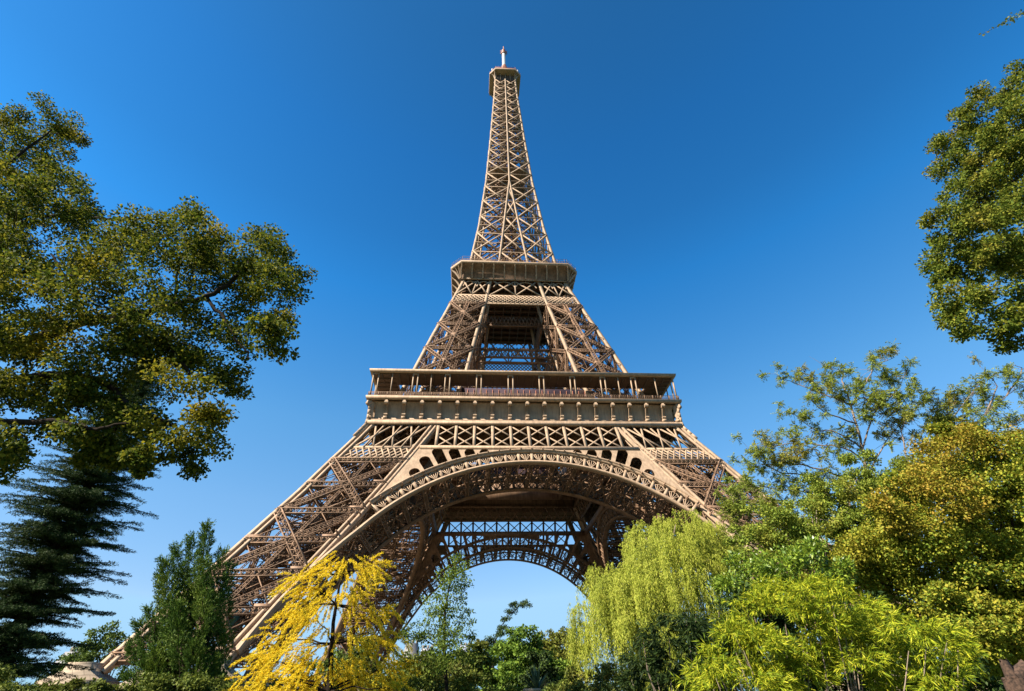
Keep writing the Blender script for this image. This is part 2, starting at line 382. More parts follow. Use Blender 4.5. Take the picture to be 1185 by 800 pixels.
def build_arch(face):
    up = np.array([0, -1, .2])
    m = MB(); TH = math.radians(83); TJ = math.radians(46.5)
    th = np.linspace(-TH, TH, 121)
    m.path([arch_pt(face, ARC_R0+.3, t, .1) for t in th], .42, .9, up)               # lower chord
    m.path([arch_pt(face, ARC_R0+.06, t, .3) for t in th], .2, 1.2, up)
    th2 = np.linspace(-TJ, TJ, 81)
    m.path([arch_pt(face, ARC_R1-.25, t, .2) for t in th2], .5, 1.0, up)               # upper chord
    m.path([arch_pt(face, ARC_R1+.02, t, .4) for t in th2], .25, 1.3, up)
    ncell = 24; tc = np.linspace(-TJ, TJ, ncell*1+1)
    dth = tc[1]-tc[0]
    for k in range(ncell):
        t0, t1 = tc[k], tc[k+1]; tm = (t0+t1)/2
        for t in ([t0] if k < ncell-1 else [t0, t1]):                                  # radial plates
            m.bar(arch_pt(face, ARC_R0+.5, t, .1), arch_pt(face, ARC_R1-.4, t, .1), .62, .4, up)
        base = arch_pt(face, ARC_R0+.55, tm, .12)
        for e in (-.36, -.2, 0, .2, .36):                                              # fan of bars
            m.bar(base, arch_pt(face, ARC_R1-.75 - abs(e)*.9, tm+dth*e, .12), .13, .2, up)
        arc = [arch_pt(face, ARC_R1-.65 - .7*u*u, tm+dth*.36*u, .12) for u in np.linspace(-1, 1, 7)]
        m.path(arc, .16, .2, up)
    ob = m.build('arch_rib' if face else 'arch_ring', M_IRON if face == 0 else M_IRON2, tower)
    # spandrel with the arcade of rounded openings
    def edge_x(z): return ii(z)-.12
    top = 44.3
    t_m = 0.0
    for t in np.radians(np.arange(10, 60, .25)):
        if ARC_R1*math.sin(t) > edge_x(ARC_Z+ARC_R1*math.cos(t)): t_m = t; break
    arc = [((ARC_R1-.3)*math.sin(t), ARC_Z+(ARC_R1-.3)*math.cos(t)) for t in np.linspace(-t_m, t_m, 61)]
    zs = np.linspace(arc[-1][1]+.6, top, 6)
    out = arc + [(edge_x(z), z) for z in zs] + [(-edge_x(z), z) for z in zs[::-1]]
    holes = []
    for sgn in (-1, 1):
        for k in range(7):
            tm = math.radians(13.3+3.95*k); hw = math.radians(1.42)
            rt = (43.75-ARC_Z)/math.cos(tm+hw*.5)
            for R in np.arange(rt, 42, -.1):
                z = ARC_Z+R*math.cos(tm+hw); x = R*math.sin(tm+hw)
                rt = R
                if x < edge_x(z)-1.3: break
            r0 = ARC_R1+.2; hh = rt-r0
            if hh < .45: continue
            cap = min(hh*.7, 1.05)
            pts = [(r0, tm-hw), (r0, tm), (r0, tm+hw)]
            for a in np.linspace(0, PI, 9): pts.append((rt-cap+cap*math.sin(a), tm+hw*math.cos(a)))
            holes.append([(sgn*R*math.sin(t), ARC_Z+R*math.cos(t)) for R, t in pts])
    me = face_poly(out, holes, face, .18, 'spandrel'); me.materials.append(M_IRON if face == 0 else M_IRON2)
    sp = bpy.data.objects.new('spandrel', me); COL.objects.link(sp); sp.parent = ob
    if face == 0:
        # arch soffit: braces between outer and inner ring
        s = MB(); tt = np.linspace(-math.radians(60), math.radians(60), 37)
        for k in range(len(tt)-1):
            a, b = arch_pt(0, ARC_R0+.6, tt[k]), arch_pt(1, ARC_R0+.6, tt[k]); c, d = arch_pt(0, ARC_R0+.6, tt[k+1]), arch_pt(1, ARC_R0+.6, tt[k+1])
            if k % 2 == 0: lat(s, a, b, .7, np.array([math.sin(tt[k]), 0, math.cos(tt[k])]), .8, .15, .09)
            mid, mid2 = (a+b)/2, (c+d)/2
            for p, q in ((a, mid2), (mid, c), (mid, d), (b, mid2)): s.bar(p, q, .16)
            if k % 3 == 0: s.bar(mid, mid2+np.array([0, 0, 1.5]), .14)
            s.bar(mid, mid2, .3)
            ax = a + np.array([0, 0, 3.]); bx = b+np.array([0, 0, 3.])
            s.bar(a, bx, .14); s.bar(b, ax, .14); s.bar(ax, bx, .2)
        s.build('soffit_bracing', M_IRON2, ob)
    four(ob, tower)
build_arch(0); build_arch(1)

# ---- lattice belt under the first gallery
def build_belt():
    up = np.array([0, -1, .3])
    m = MB(); z0, z1 = 44.3, 51.3
    m.bar(FP(-h(51.6)-.2, 51.55, .35), FP(h(51.6)+.2, 51.55, .35), .75, .8, up)
    m.bar(FP(-ii(z0), z0-.1, .2), FP(ii(z0), z0-.1, .2), .7, .55, up)
    px = [k*4.0 for k in range(-5, 6)]
    xs = [x for x in px if abs(x) < ii(z0)-.3]
    full = [-ii(47.8)+.5] + xs + [ii(47.8)-.5]
    for x in xs: m.bar(FP(x, z0+.2, .12), FP(x, z1-.1, .12), .62, .3, up)
    for x0, x1 in zip(full[:-1], full[1:]):
        if x1-x0 < 1.2: continue
        w_ = x1-x0; zb, zt = z0+.2, z1-.3; dz, dx = (zt-zb)*.5, 0.0
        for (a, b, c, d) in ((x0, zb+dz, x1-dx, zt), (x0+dx, zb, x1, zt-dz)):
            m.bar(FP(a, b, .02), FP(c, d, .02), .3, .2, up); m.bar(FP(x0+x1-a, b, .0), FP(x0+x1-c, d, .0), .3, .2, up)
    belt = m.build('lattice_belt', M_IRON, tower)
    for sg in (-1, 1):
        p = MB()
        fx = lambda a, z: sg*(h(z)+(ii(z)-h(z))*a)
        p.bar(FP(fx(0, z0)-sg*.0, z0, -.3), FP(fx(1, z0), z0, -.3), .6, .5, up)
        p.bar(FP(fx(0, 41)-sg*.0, 40.9, -.2), FP(fx(1, 41), 40.9, -.2), .55, .9, up)
        n = 4
        for k in range(1, n): p.bar(FP(fx(k/n, z0), z0, -.02), FP(fx(k/n, z1), z1, -.02), .3, .25, up)
        def diag(zb, zt, a0, a1, wd, o):
            # clip the diagonal to the panel
            for _ in (0,):
                u0, u1 = 0.0, 1.0; da = a1-a0
                if a0 < 0: u0 = -a0/da
                if a0 > 1: u0 = (1-a0)/da
                if a1 < 0: u1 = -a0/da
                if a1 > 1: u1 = (1-a0)/da
                if u1-u0 < .12: return
                za, zc = zb+(zt-zb)*u0, zb+(zt-zb)*u1
                p.bar(FP(fx(a0+da*u0, za), za, o), FP(fx(a0+da*u1, zc), zc, o), wd, .2, up)
        for k in np.arange(-1.5, n+.6, 1.0):
            diag(z0+.2, z1-.2, k/n, (k+1)/n, .36, -.12); diag(z0+.2, z1-.2, (k+1)/n, k/n, .36, -.08)
        for k in np.arange(-1, 6.1, .5):
            diag(41.15, 44.05, k/6, (k+1)/6, .3, -.12); diag(41.15, 44.05, (k+1)/6, k/6, .3, -.08)
        p.build('belt_lattice', M_IRON, belt)
    # inner side belt seen through the arch
    q = MB(); fy = lambda x, z: np.array([x, -ii(z), z])
    q.bar(fy(-ii(44), 43.9), fy(ii(44), 43.9), 1.3, .9, up); q.bar(fy(-ii(51), 51.2), fy(ii(51), 51.2), .8, .8, up); q.bar(fy(-ii(47.4), 47.4), fy(ii(47.4), 47.4), .35, .5, up)
    xs = np.linspace(-ii(49), ii(49), 17)
    for a, b in zip(xs[:-1], xs[1:]):
        q.bar(fy(a, 47.4), fy(b, 51.1), .28, .25, up); q.bar(fy(b, 47.4), fy(a, 51.1), .28, .25, up)
    q.build('inner_belt', M_IRON2, belt)
    four(belt, tower)
build_belt()

def sq(a, z, c=0.0):
    if c <= 0: return [(-a, -a, z), (a, -a, z), (a, a, z), (-a, a, z)]
    b = a-c
    return [(-b, -a, z), (b, -a, z), (a, -b, z), (a, b, z), (b, a, z), (-b, a, z), (-a, b, z), (-a, -b, z)]

def build_first_floor():
    fl = MB()                                                              # deck, cornice, under-deck girders
    fl.loft([sq(36.0, 57.15), sq(36.65, 57.3), sq(36.75, 57.95), sq(36.4, 58.0), sq(14.5, 58.0), sq(14.5, 57.2), sq(35.5, 57.1)])
    deck = fl.build('gallery_deck', M_IRON, tower)
    g = MB()
    for v in np.arange(-32, 33, 4.0):
        for lo, hi in (((-33), 33),):
            if abs(v) >= 15:
                g.bar((v, lo, 55.2), (v, hi, 55.2), .25, 3.4, (0, 0, 1)); g.bar((lo, v, 55.0), (hi, v, 55.0), .25, 3.2, (0, 0, 1))
            else:
                for s in (-1, 1):
                    g.bar((v, s*14.6, 55.2), (v, s*33, 55.2), .25, 3.4, (0, 0, 1)); g.bar((s*14.6, v, 55.0), (s*33, v, 55.0), .25, 3.2, (0, 0, 1))
    for s in (-1, 1):
        for e in (14.4, 20.5):
            g.bar((s*e, -e, 54.2), (s*e, e, 54.2), .4, 5.4, (0, 0, 1)); g.bar((-e, s*e, 54.1), (e, s*e, 54.1), .4, 5.2, (0, 0, 1))
    g.build('deck_girder', M_IRON2, deck)
    prof = [(35.75, 51.9), (35.75, 52.45), (34.9, 52.5), (34.6, 53.2), (34.6, 55.4), (34.75, 56.4), (35.2, 57.12)]
    side = MB(); side.loft([[(-a, -a, z), (a, -a, z)] for a, z in prof], False)
    # base ledge blocks of the frieze
    fr = side.build('frieze', M_IRON, tower)
    led = MB(); led.box((-35.0, -34.95, 52.5), (35.0, -34.62, 53.3)); led.build('frieze_ledge', M_IRON, fr)
    four(fr, tower)
    con = MB()                                                             # scroll console
    pf = [(0, 0), (.75, 0), (.85, .35), (.62, .7), (.6, 1.2), (.72, 1.9), (1.0, 2.7), (1.35, 3.3), (1.75, 3.5), (1.8, 4.2), (0, 4.2)]
    for s in (-1, 1): pass
    k = len(pf); wv = .26
    V = [(-wv, -o, z) for o, z in pf] + [(wv, -o, z) for o, z in pf]
    F = [[j, (j+1) % k, (j+1) % k + k, j+k] for j in range(k)]
    con.add(V, F)
    for s, o in ((-1, 0), (1, k)):
        for j in range(1, k-1):
            con.add([V[o], V[o+j], V[o+j+1]], [[0, 1, 2, 2] if s > 0 else [2, 1, 0, 0]])
    con.tube([(-.42, -1.5, 3.6), (.42, -1.5, 3.6)], .45, 10); con.tube([(-.4, -.72, 1.0), (.4, -.72, 1.0)], .3, 8)
    con.box((-.42, -.98, -.05), (.42, .05, .5))
    first = con.build('console', M_IRON, tower)
    first.location = (-32, -34.75, 52.75)
    fl2 = []
    for k in range(17):
        if k: c = first.copy(); COL.objects.link(c); c.parent = tower
        else: c = first
        c.location = (-32+4*k, -34.75, 52.75); fl2.append(c)
    c = first.copy(); COL.objects.link(c); c.parent = tower; c.location = (-35.0, -35.0, 52.75); c.rotation_euler = (0, 0, -PI/4); fl2.append(c)
    for c in fl2: four(c, tower)
    cor = MB()                                                             # curved corner post running down into the leg
    for z0, z1 in zip(np.linspace(47.5, 57.2, 9)[:-1], np.linspace(47.5, 57.2, 9)[1:]):
        f = lambda z: -max(35.3, h(min(z, 51.5)) + .25)
        cor.bar((f(z0), f(z0), z0), (f(z1), f(z1), z1), .55)
    co = cor.build('corner_post', M_IRON, tower); four(co, tower)
    rl = MB(); a = 36.35
    for z in (58.35, 58.75, 59.1): rl.bar((-a, -a, z), (a, -a, z), .09)
    for x in np.arange(-a, a+.01, .45): rl.bar((x, -a, 58.0), (x, -a, 59.1), .06)
    for x in np.arange(-36, 36.1, 2.0): rl.bar((x, -a, 58.0), (x, -a, 59.15), .16)
    r = rl.build('railing', M_IRON2, tower); four(r, tower)
    for x, kind in [(-35.9, 'c')] + [(v, 'p') for v in (-26.1, -18.6, -11.2, -3.7, 3.7, 11.2, 18.6, 26.1)] + [(v, 's') for v in (-31.5, -22.4, 22.4, 31.5)]:
        cm = MB()
        if kind == 'c': cm.bar((x, -36.05, 58), (x, -36.05, 64.4), .3); cm.bar((x+1.2, -35.9, 58), (x+1.2, -35.9, 64.4), .24); cm.bar((x-.2, -36.05, 64.2), (x+1.4, -36.0, 64.2), .2)
        elif kind == 'p':
            for d in (-.55, .55): cm.bar((x+d, -36.05, 58), (x+d, -36.05, 64.4), .27)
            cm.bar((x-.7, -36.05, 64.2), (x+.7, -36.05, 64.2), .3)
        else: cm.bar((x, -36.0, 58), (x, -36.0, 64.4), .22)
        c = cm.build('gallery_column', M_IRON, tower, loc=(x, -36.05, 58)); four(c, tower)
    rf = MB()
    rf.loft([sq(36.1, 64.4), sq(36.75, 64.5), sq(36.9, 65.1), sq(36.7, 65.2), sq(30.9, 65.4), sq(30.9, 64.8), sq(31.0, 64.3), sq(36.0, 64.3)])
    ro = rf.build('gallery_roof', M_IRON, tower)
    bm = MB(); bm.loft([sq(35.95, 64.2), sq(31.0, 64.2)])
    for s in (-1, 1):
        for v in np.arange(-34, 35, 2.0):
            bm.bar((v, s*31.1, 64.15), (v, s*35.9, 64.15), .2, .3); bm.bar((s*31.1, v, 64.15), (s*35.9, v, 64.15), .2, .3)
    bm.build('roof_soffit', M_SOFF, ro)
    pv = MB(); pv.box((-15.5, -29.5, 58.02), (15.5, -20.5, 64.6)); p = pv.build('pavilion', M_DARKGL, tower)
    pt = MB(); pt.box((-15.9, -28.4, 64.62), (15.9, -20.1, 65.2))
    pt.build('pavilion_roof', M_EQUIP, p)
    mu = MB()
    for x in np.arange(-15.5, 15.6, 1.55): mu.bar((x, -29.56, 58.05), (x, -29.56, 64.1), .12)
    mu.bar((-15.5, -29.58, 60.2), (15.5, -29.58, 60.2), .12)
    mu.build('mullion', M_EQUIP, p)
    four(p, tower)
build_first_floor()

# ---- legs between the first and second floors
def build_upper():
    rng = np.random.default_rng(5)
    LEV = [58.1, 68.6, 79.2, 89.8, 100.3]
    m = MB()
    for fi, (fn, n) in enumerate(leg_faces()):
        for z in LEV: lat(m, fn(.04, z), fn(.96, z), .75, n, .45, .16, .09)
        lat(m, fn(.5, 58.1), fn(.5, 100.3), .85, n, .5, .2, .1)
        for a, b in zip(LEV[:-1], LEV[1:]):
            for u0, u1 in ((.04, .96), (.96, .04)):
                lat(m, fn(u0, a), fn(u1, b), .8, n, .5, .2, .1)
            for u0, u1 in ((.04, .5), (.5, .04), (.96, .5), (.5, .96)):
                m.bar(fn(u0, a), fn(u1, (a+b)/2), .1); m.bar(fn(u0, (a+b)/2), fn(u1, b), .1)
            c = fn(.5, (a+b)/2); m.bar(c-[0, 0, .8], c+[0, 0, .8], 1.5, .7, n)
            for u in (.11, .89):
                c = fn(u, b); m.bar(c-[0, 0, .8], c+[0, 0, .8], 1.8, .25, n)
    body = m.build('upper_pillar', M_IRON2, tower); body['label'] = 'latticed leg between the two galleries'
    for k, (fn, sg) in enumerate(edges()):
        arris(fn, sg, 57.8, 113.4, 1.0 if k != 3 else .9, grooved=False).build('corner_girder', M_IRON, body)
    ins = MB(); F4 = lambda a, b, z: np.array([-(h(z)+(ii(z)-h(z))*a), -(h(z)+(ii(z)-h(z))*b), z])
    for a, b in ((.35, .4), (.35, .65), (.7, .4), (.7, .65)): lat(ins, F4(a, b, 58), F4(a, b, 112), .6, np.array([0, -1, .2]), .6, .13, .08, k=50)
    for z in np.arange(59, 112, 2.2):
        for _ in range(5):
            a, b, c, d = rng.uniform(.05, .95, 4); ins.bar(F4(a, b, z), F4(c, d, z+rng.uniform(-1, 2)), rng.uniform(.07, .17), None, (0, .3, 1))
    for z in LEV:
        for a, b in (((0, 0), (1, 1)), ((0, 1), (1, 0))): lat(ins, F4(*a, z), F4(*b, z), .5, np.array([0, 0, 1.]), .4, .12, .07)
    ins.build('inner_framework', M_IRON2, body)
    four(body, tower)
    # belts under the second floor
    up = np.array([0, -1, .3]); b = MB()
    z0, z1 = 100.7, 104.9
    for z, t in ((z0, .6), (z1, .55), (105.3, .0)):
        if t: b.bar(FP(-h(z)+.6, z, -.35), FP(h(z)-.6, z, -.35), t, .4, up)
    run, stp = .23, .07
    for k in np.arange(-1-run, 1+run, stp):
        for a0, a1 in ((k, k+run), (k+run, k)):
            u0, u1, da = 0., 1., a1-a0
            if a0 < -1: u0 = (-1-a0)/da
            if a0 > 1: u0 = (1-a0)/da
            if a1 < -1: u1 = (-1-a0)/da
            if a1 > 1: u1 = (1-a0)/da
            if u1-u0 < .15 or u0 > 1 or u1 < 0: continue
            za, zc = z0+.2+(z1-z0-.2)*u0, z0+.2+(z1-z0-.2)*u1
            b.bar(FP((a0+da*u0)*(h(za)-.5), za, -.2), FP((a0+da*u1)*(h(zc)-.5), zc, -.2 if da > 0 else -.16), .3, .2, up)
    zt = 113.0
    for bays in ((-1, 0), (0, 1), (1, 2)):
        X = lambda u, z: (-h(z)+.5 + (h(z)-ii(z)-.5)*u) if u <= 0 else 0
        for hb in (0, 1):
            if bays == (-1, 0): f = lambda v, z: -h(z)+.5+(h(z)-ii(z)-.9)*v
            elif bays == (0, 1): f = lambda v, z: -ii(z)+.5+(2*ii(z)-1.0)*v
            else: f = lambda v, z: ii(z)+.4+(h(z)-ii(z)-.9)*v
            a, c = hb*.5, hb*.5+.5
            b.bar(FP(f(a, 105.2), 105.2, -.2), FP(f(c, zt), zt, -.2), .42, .3, up); b.bar(FP(f(c, 105.2), 105.2, -.16), FP(f(a, zt), zt, -.16), .42, .3, up)
            if hb == 0: b.bar(FP(f(c, 105), 105.2, -.33), FP(f(c, zt), zt, -.33), .4, .3, up)
            arc = [FP(f(a+(c-a)*t, zt), 109.8+3.0*math.sin(PI*t)**.6, -.3) for t in np.linspace(0, 1, 9)]
            b.path(arc, .3, .3, up)
    belt = b.build('upper_belt', M_IRON, tower)
    q = MB()
    for z in (89.8, 84.5): q.bar((-ii(z), -ii(z), z), (ii(z), -ii(z), z), .8 if z > 85 else .35, .5, up)
    for z0, z1 in ((86.6, 89.4), (100.7, 104.9)):
        nn = 14
        for k in range(nn):
            a, c = -1+2*k/nn, -1+2*(k+1)/nn
            q.bar((a*ii(z0), -ii(z0), z0), (c*ii(z1), -ii(z1), z1), .25, .2, up); q.bar((c*ii(z0), -ii(z0), z0), (a*ii(z1), -ii(z1), z1), .25, .2, up)
        q.bar((-ii(z0), -ii(z0), z0), (ii(z0), -ii(z0), z0), .45, .4, up)
    q.build('inner_belt', M_IRON2, belt)
    four(belt, tower)
build_upper()

def build_second_floor():
    m = MB()
    m.loft([sq(17.5, 113.2, .5), sq(17.75, 113.8, .9), sq(18.3, 115.2, 1.7), sq(19.3, 116.5, 2.7), sq(20.7, 117.35, 3.5)], True, (False, False))
    sk = m.build('second_floor_skirt', M_IRON2, tower)  # panel takes the darker paint, so its shade is partly in the colour
    r = MB()
    prof = [(18.05, .6, 113.25), (18.75, 1.2, 114.6), (19.5, 2.0, 115.8), (20.2, 2.9, 116.7), (20.85, 3.5, 117.3)]
    for sd in range(4):
        ca, sa = math.cos(sd*PI/2), math.sin(sd*PI/2); R = lambda p: np.array([p[0]*ca-p[1]*sa, p[0]*sa+p[1]*ca, p[2]])
        for k in range(11):
            u = -1+2*k/10
            r.path([R((u*(a-c), -a, z)) for a, c, z in prof], .42, .6, R((0, -1, .3)))
        for k in (1, 2):
            u = k/3
            r.path([R((-(a-c)-c*u, -a+c*u, z)) for a, c, z in prof], .2, .3, R((-1, -1, .3)))
        r.bar(R((-17, -17.6, 113.25)), R((17, -17.6, 113.25)), .35)
    r.build('skirt_rib', M_IRON, sk)
    c = MB()
    c.loft([sq(20.4, 117.3, 3.5), sq(21.0, 117.4, 3.6), sq(21.15, 118.2, 3.6), sq(20.9, 118.25, 3.6), sq(2, 118.2, .4), sq(2, 117.0, .4), sq(20.3, 117.2, 3.5)])
    dk = c.build('second_floor_deck', M_IRON, tower)
    u = MB(); u.loft([sq(17.2, 113.4, .4), sq(2.2, 113.5, .3)])
    for v in np.arange(-15, 16, 3.0):
        u.bar((v, -17, 112.6), (v, 17, 112.6), .2, 1.6); u.bar((-17, v, 112.5), (17, v, 112.5), .2, 1.4)
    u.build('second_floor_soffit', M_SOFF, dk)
    rl = MB(); rr = np.array(sq(20.8, 118.2, 3.55))
    for k in range(8):
        a, b = rr[k], rr[(k+1) % 8]; n = max(2, int(np.linalg.norm(b-a)/.8))
        for z in (.5, .9, 1.2, 2.1): rl.bar(a+[0, 0, z], b+[0, 0, z], .07)
        for j in range(n): p = a+(b-a)*j/n; rl.bar(p, p+[0, 0, 2.1 if j % 3 == 0 else 1.2], .08)
    rl.build('railing', M_IRON2, dk)
    up = MB(); up.loft([sq(13, 118.3, 2), sq(13, 122.2, 2), sq(14.5, 122.3, 2), sq(14.5, 122.8, 2), sq(2, 122.8, .3)])
    up.build('upper_terrace', M_IRON2, dk)
build_second_floor()

def build_shaft():
    hts = np.linspace(11.6, 6.7, 17); zs = [118.2]
    for d in hts*(270.5-118.2)/hts.sum(): zs.append(zs[-1]+d)
    s = MB()
    P = lambda x, z: (x, -h(z), z)
    up = np.array([0, -1, .1])
    zz = [z for z in np.linspace(118, 276.5, 60)]
    post = MB(); post.path([(-h(z)+.4, -h(z)+.4, z) for z in zz], .85, .85, (0, -1, 0))
    po = post.build('corner_post', M_IRON, tower); four(po, tower)
    mid = MB()
    zj = 176.5
    for sg in (-1, 1): mid.path([P(sg*ii(z), z) for z in np.linspace(118, zj, 24)], .7, .6, up)
    mid.path([P(0, z) for z in np.linspace(zj, 272, 30)], .75, .6, up)
    for a, b in zip(zs[:-1], zs[1:]):
        zm = (a+b)/2
        if b < zj+2:
            bays = [(lambda z: -h(z)+.5, lambda z: -ii(z)), (lambda z: -ii(z), lambda z: ii(z)), (lambda z: ii(z), lambda z: h(z)-.5)]
        else: bays = [(lambda z: -h(z)+.4, lambda z: 0.0), (lambda z: 0.0, lambda z: h(z)-.4)]
        for l, r in bays:
            if r(zm)-l(zm) < 1.0: continue
            wd = .5 if b < 200 else .44
            mid.bar(P(l(a), a), P(r(b), b), wd, .35, up); mid.bar(P(r(a), a), P(l(b), b), wd, .35, up)
        mid.bar(P(-h(a), a), P(h(a), a), .3, .3, up)
        mid.bar(P(-h(zm), zm), P(h(zm), zm), .16, .2, up)
    mo = mid.build('shaft_lattice', M_IRON, tower); four(mo, tower)
    inn = MB(); rng = np.random.default_rng(8)
    for a, b in zip(zs[:-1], zs[1:]):
        k = h(a)-.3
        for p, q in (((-k, -k), (k, k)), ((-k, k), (k, -k)), ((0, -k), (k, 0)), ((k, 0), (0, k)), ((0, k), (-k, 0)), ((-k, 0), (0, -k))):
            inn.bar((*p, a), (*q, a), .45)
        g = ii(a); g2 = ii(b)
        if g > .6:
            for sx in (-1, 1):
                for sy in (-1, 1): inn.bar((sx*g, sy*g, a), (sx*g2, sy*g2, b), .5)
                inn.bar((sx*g, -g, a), (sx*g2, g2, b), .36); inn.bar((sx*g, g, a), (sx*g2, -g2, b), .36)
                inn.bar((-g, sx*g, a), (g2, sx*g2, b), .36); inn.bar((g, sx*g, a), (-g2, sx*g2, b), .36)
                inn.bar((sx*g, -h(a), a), (sx*g2, -g2, b), .34); inn.bar((sx*g, h(a), a), (sx*g2, g2, b), .34)
        q = min(2.6, h(a)*.42)
        for sx in (-1, 1):
            for sy in (-1, 1): inn.bar((sx*q, sy*q, a), (sx*q, sy*q, b), .5)
        for e in np.linspace(0, 1, 5)[:-1]:
            z = a+(b-a)*e
            for sx in (-1, 1): inn.bar((sx*q, -q, z), (sx*q, q, z), .2); inn.bar((-q, sx*q, z), (q, sx*q, z), .2)
            inn.bar((-q, -q, z), (q, -q, z+2), .15); inn.bar((q, q, z), (-q, q, z+2), .15)
        for _ in range(20):
            z = rng.uniform(a, b); k = h(z)*.85; p = rng.uniform(-k, k, 4)
            inn.bar((p[0], p[1], z), (p[2], p[3], z+rng.uniform(-2, 3)), rng.uniform(.1, .34))
    inn.box((-7.9, -7.9, 188.8), (7.9, 7.9, 189.4))
    inn.build('inner_framework', M_IRON2, tower)
build_shaft()

def build_top():
    m = MB(); c = 3.1
    m.loft([sq(5.3, 275.9, .5), sq(8.05, 276.3, c), sq(8.4, 276.4, c), sq(8.5, 277.5, c), sq(8.2, 277.6, c), sq(1, 277.6, .3)])
    top = m.build('top_platform', M_IRON, tower)
    br = MB()
    for sd in range(4):
        ca, sa = math.cos(sd*PI/2), math.sin(sd*PI/2); R = lambda p: np.array([p[0]*ca-p[1]*sa, p[0]*sa+p[1]*ca, p[2]])
        for sg in (-1, 1):
            for e in (0, 1):
                pts = [R((sg*(5.4+2.9*(1-math.cos(t)) if e else 5.2), -(5.5+(0.2 if e else 2.7*(1-math.cos(t)))), 270.8+5.4*math.sin(t))) for t in np.linspace(0, PI/2, 7)]
                br.path(pts, .35, .35, R((-sg*1.0, -1, 0)))
        for x in (-2.6, 0, 2.6): br.bar(R((x, -5.4, 270.5)), R((x, -6.2, 276)), .3)
    br.build('bracket', M_IRON, top)
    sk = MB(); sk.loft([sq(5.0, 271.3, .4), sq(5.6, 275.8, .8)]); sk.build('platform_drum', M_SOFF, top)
    cab = MB(); cab.loft([sq(7.6, 277.6, 2.9), sq(7.4, 280.4, 2.9), sq(6.2, 280.8, 2.2), sq(5.8, 283, 2), sq(3.0, 284.5, 1)], True, (False, True))
    cab.build('top_cabin', M_EQUIP, top)
    eq = MB(); rng = np.random.default_rng(2)
    for _ in range(26):
        a = rng.uniform(0, 2*PI); r = rng.uniform(6.3, 8.0); x, y = r*math.cos(a), r*math.sin(a); x, y = np.clip([x, y], -6.6, 6.6); hh = rng.uniform(1.2, 3.8)
        s = rng.uniform(.15, .45); eq.box((x-s, y-s, 277.6), (x+s, y+s, 278.2+hh))
    eq2 = MB()
    for _ in range(34):
        a = rng.uniform(0, 2*PI); r = rng.uniform(3.2, 7.6); x, y = r*math.cos(a), r*math.sin(a); x, y = np.clip([x, y], -6.8, 6.8); q_ = rng.uniform(.25, .9); z1 = 279.5+rng.uniform(.5, 5.5)
        eq2.box((x-q_, y-q_*.6, 277.6), (x+q_, y+q_*.6, z1)); eq2.bar((x, y, z1), (x, y, z1+rng.uniform(.5, 2.5)), .16)
    rr_ = np.array(sq(8.2, 277.6, 3.0))
    for k in range(8):
        for z in (1.0, 1.9): eq2.bar(rr_[k]+[0, 0, z], rr_[(k+1) % 8]+[0, 0, z], .12)
        eq2.bar(rr_[k], rr_[k]+[0, 0, 2], .18)
    eq2.build('roof_equipment', M_EQUIP, top)
    for sg in (-1, 1):
        eq.tube([(sg*7.0, -5.0, 277.6), (sg*7.0, -5.0, 283.4)], .35, 8)
    eq.build('aerial', M_MAST, top)
    cone = MB(); cone.tube([(0, 0, 283), (0, 0, 288), (0, 0, 294), (0, 0, 298)], [3.6, 2.6, 1.9, 1.4], 12); cone.build('mast_base', M_EQUIP, top)
    mast = MB(); mast.tube([(0, 0, 298), (0, 0, 313)], 1.05, 12); mast.build('antenna_mast', M_MAST, top)
    tipm = MB(); tipm.tube([(0, 0, 313), (0, 0, 317.5)], [1.5, 1.2], 10); tipm.tube([(0, 0, 317.5), (0, 0, 323)], .3, 6)
    for z in (313.6, 315.2, 316.8):
        for k in range(4): a = k*PI/2; tipm.bar((0, 0, z), (2.1*math.cos(a), 2.1*math.sin(a), z+.3), .35)
    tipm.build('mast_tip', M_EQUIP, top)
build_top()
# ------------------------------------------------------------------ vegetation
FH = np.array([math.sin(YAW), math.cos(YAW), 0.0])
def at(px, py, D):
    """world point on the ray through a pixel of the 1185x800 photograph, D metres ahead of the camera"""
    d = AF + AR*(px-592.5)/FPX - AU*(py-400)/FPX
    return CAM + d*(D/(d @ FH))
def pxm(P): return max(1.0, (np.asarray(P)-CAM) @ AF)/FPX          # metres per pixel at a point
def unit(rng, n):
    return nrm(rng.normal(size=(n, 3)))
def leaves(m, C, T, N, L, W, fold=.18):
    """kite leaves: base points C, axis T, normal N, lengths L, widths W"""
    C = np.asarray(C); n = len(C); T = nrm(T); S = nrm(np.cross(T, N)); N = np.cross(S, T)
    L = np.broadcast_to(L, (n,))[:, None]; W = np.broadcast_to(W, (n,))[:, None]
    a = C; b = C + T*L*.45 + S*W/2 + N*W*fold; c = C + T*L; d = C + T*L*.45 - S*W/2 + N*W*fold
    V = np.stack([a, b, c, d], 1).reshape(-1, 3)
    m.add(V, np.arange(4*n).reshape(n, 4))
def smooth(pts, n=5, rng=None, jit=0.0):
    P = np.array([np.asarray(p, float) for p in pts]); Q = np.vstack([2*P[0]-P[1], P, 2*P[-1]-P[-2]]); out = []
    for k in range(1, len(Q)-2):
        for t in np.linspace(0, 1, n, endpoint=False):
            a, b, c, d = Q[k-1:k+3]
            out.append(.5*(2*b + (c-a)*t + (2*a-5*b+4*c-d)*t*t + (3*b-a-3*c+d)*t**3))
    out.append(P[-1]); out = np.array(out)
    if rng is not None: out[1:-1] += rng.normal(0, jit, (len(out)-2, 3))
    return out
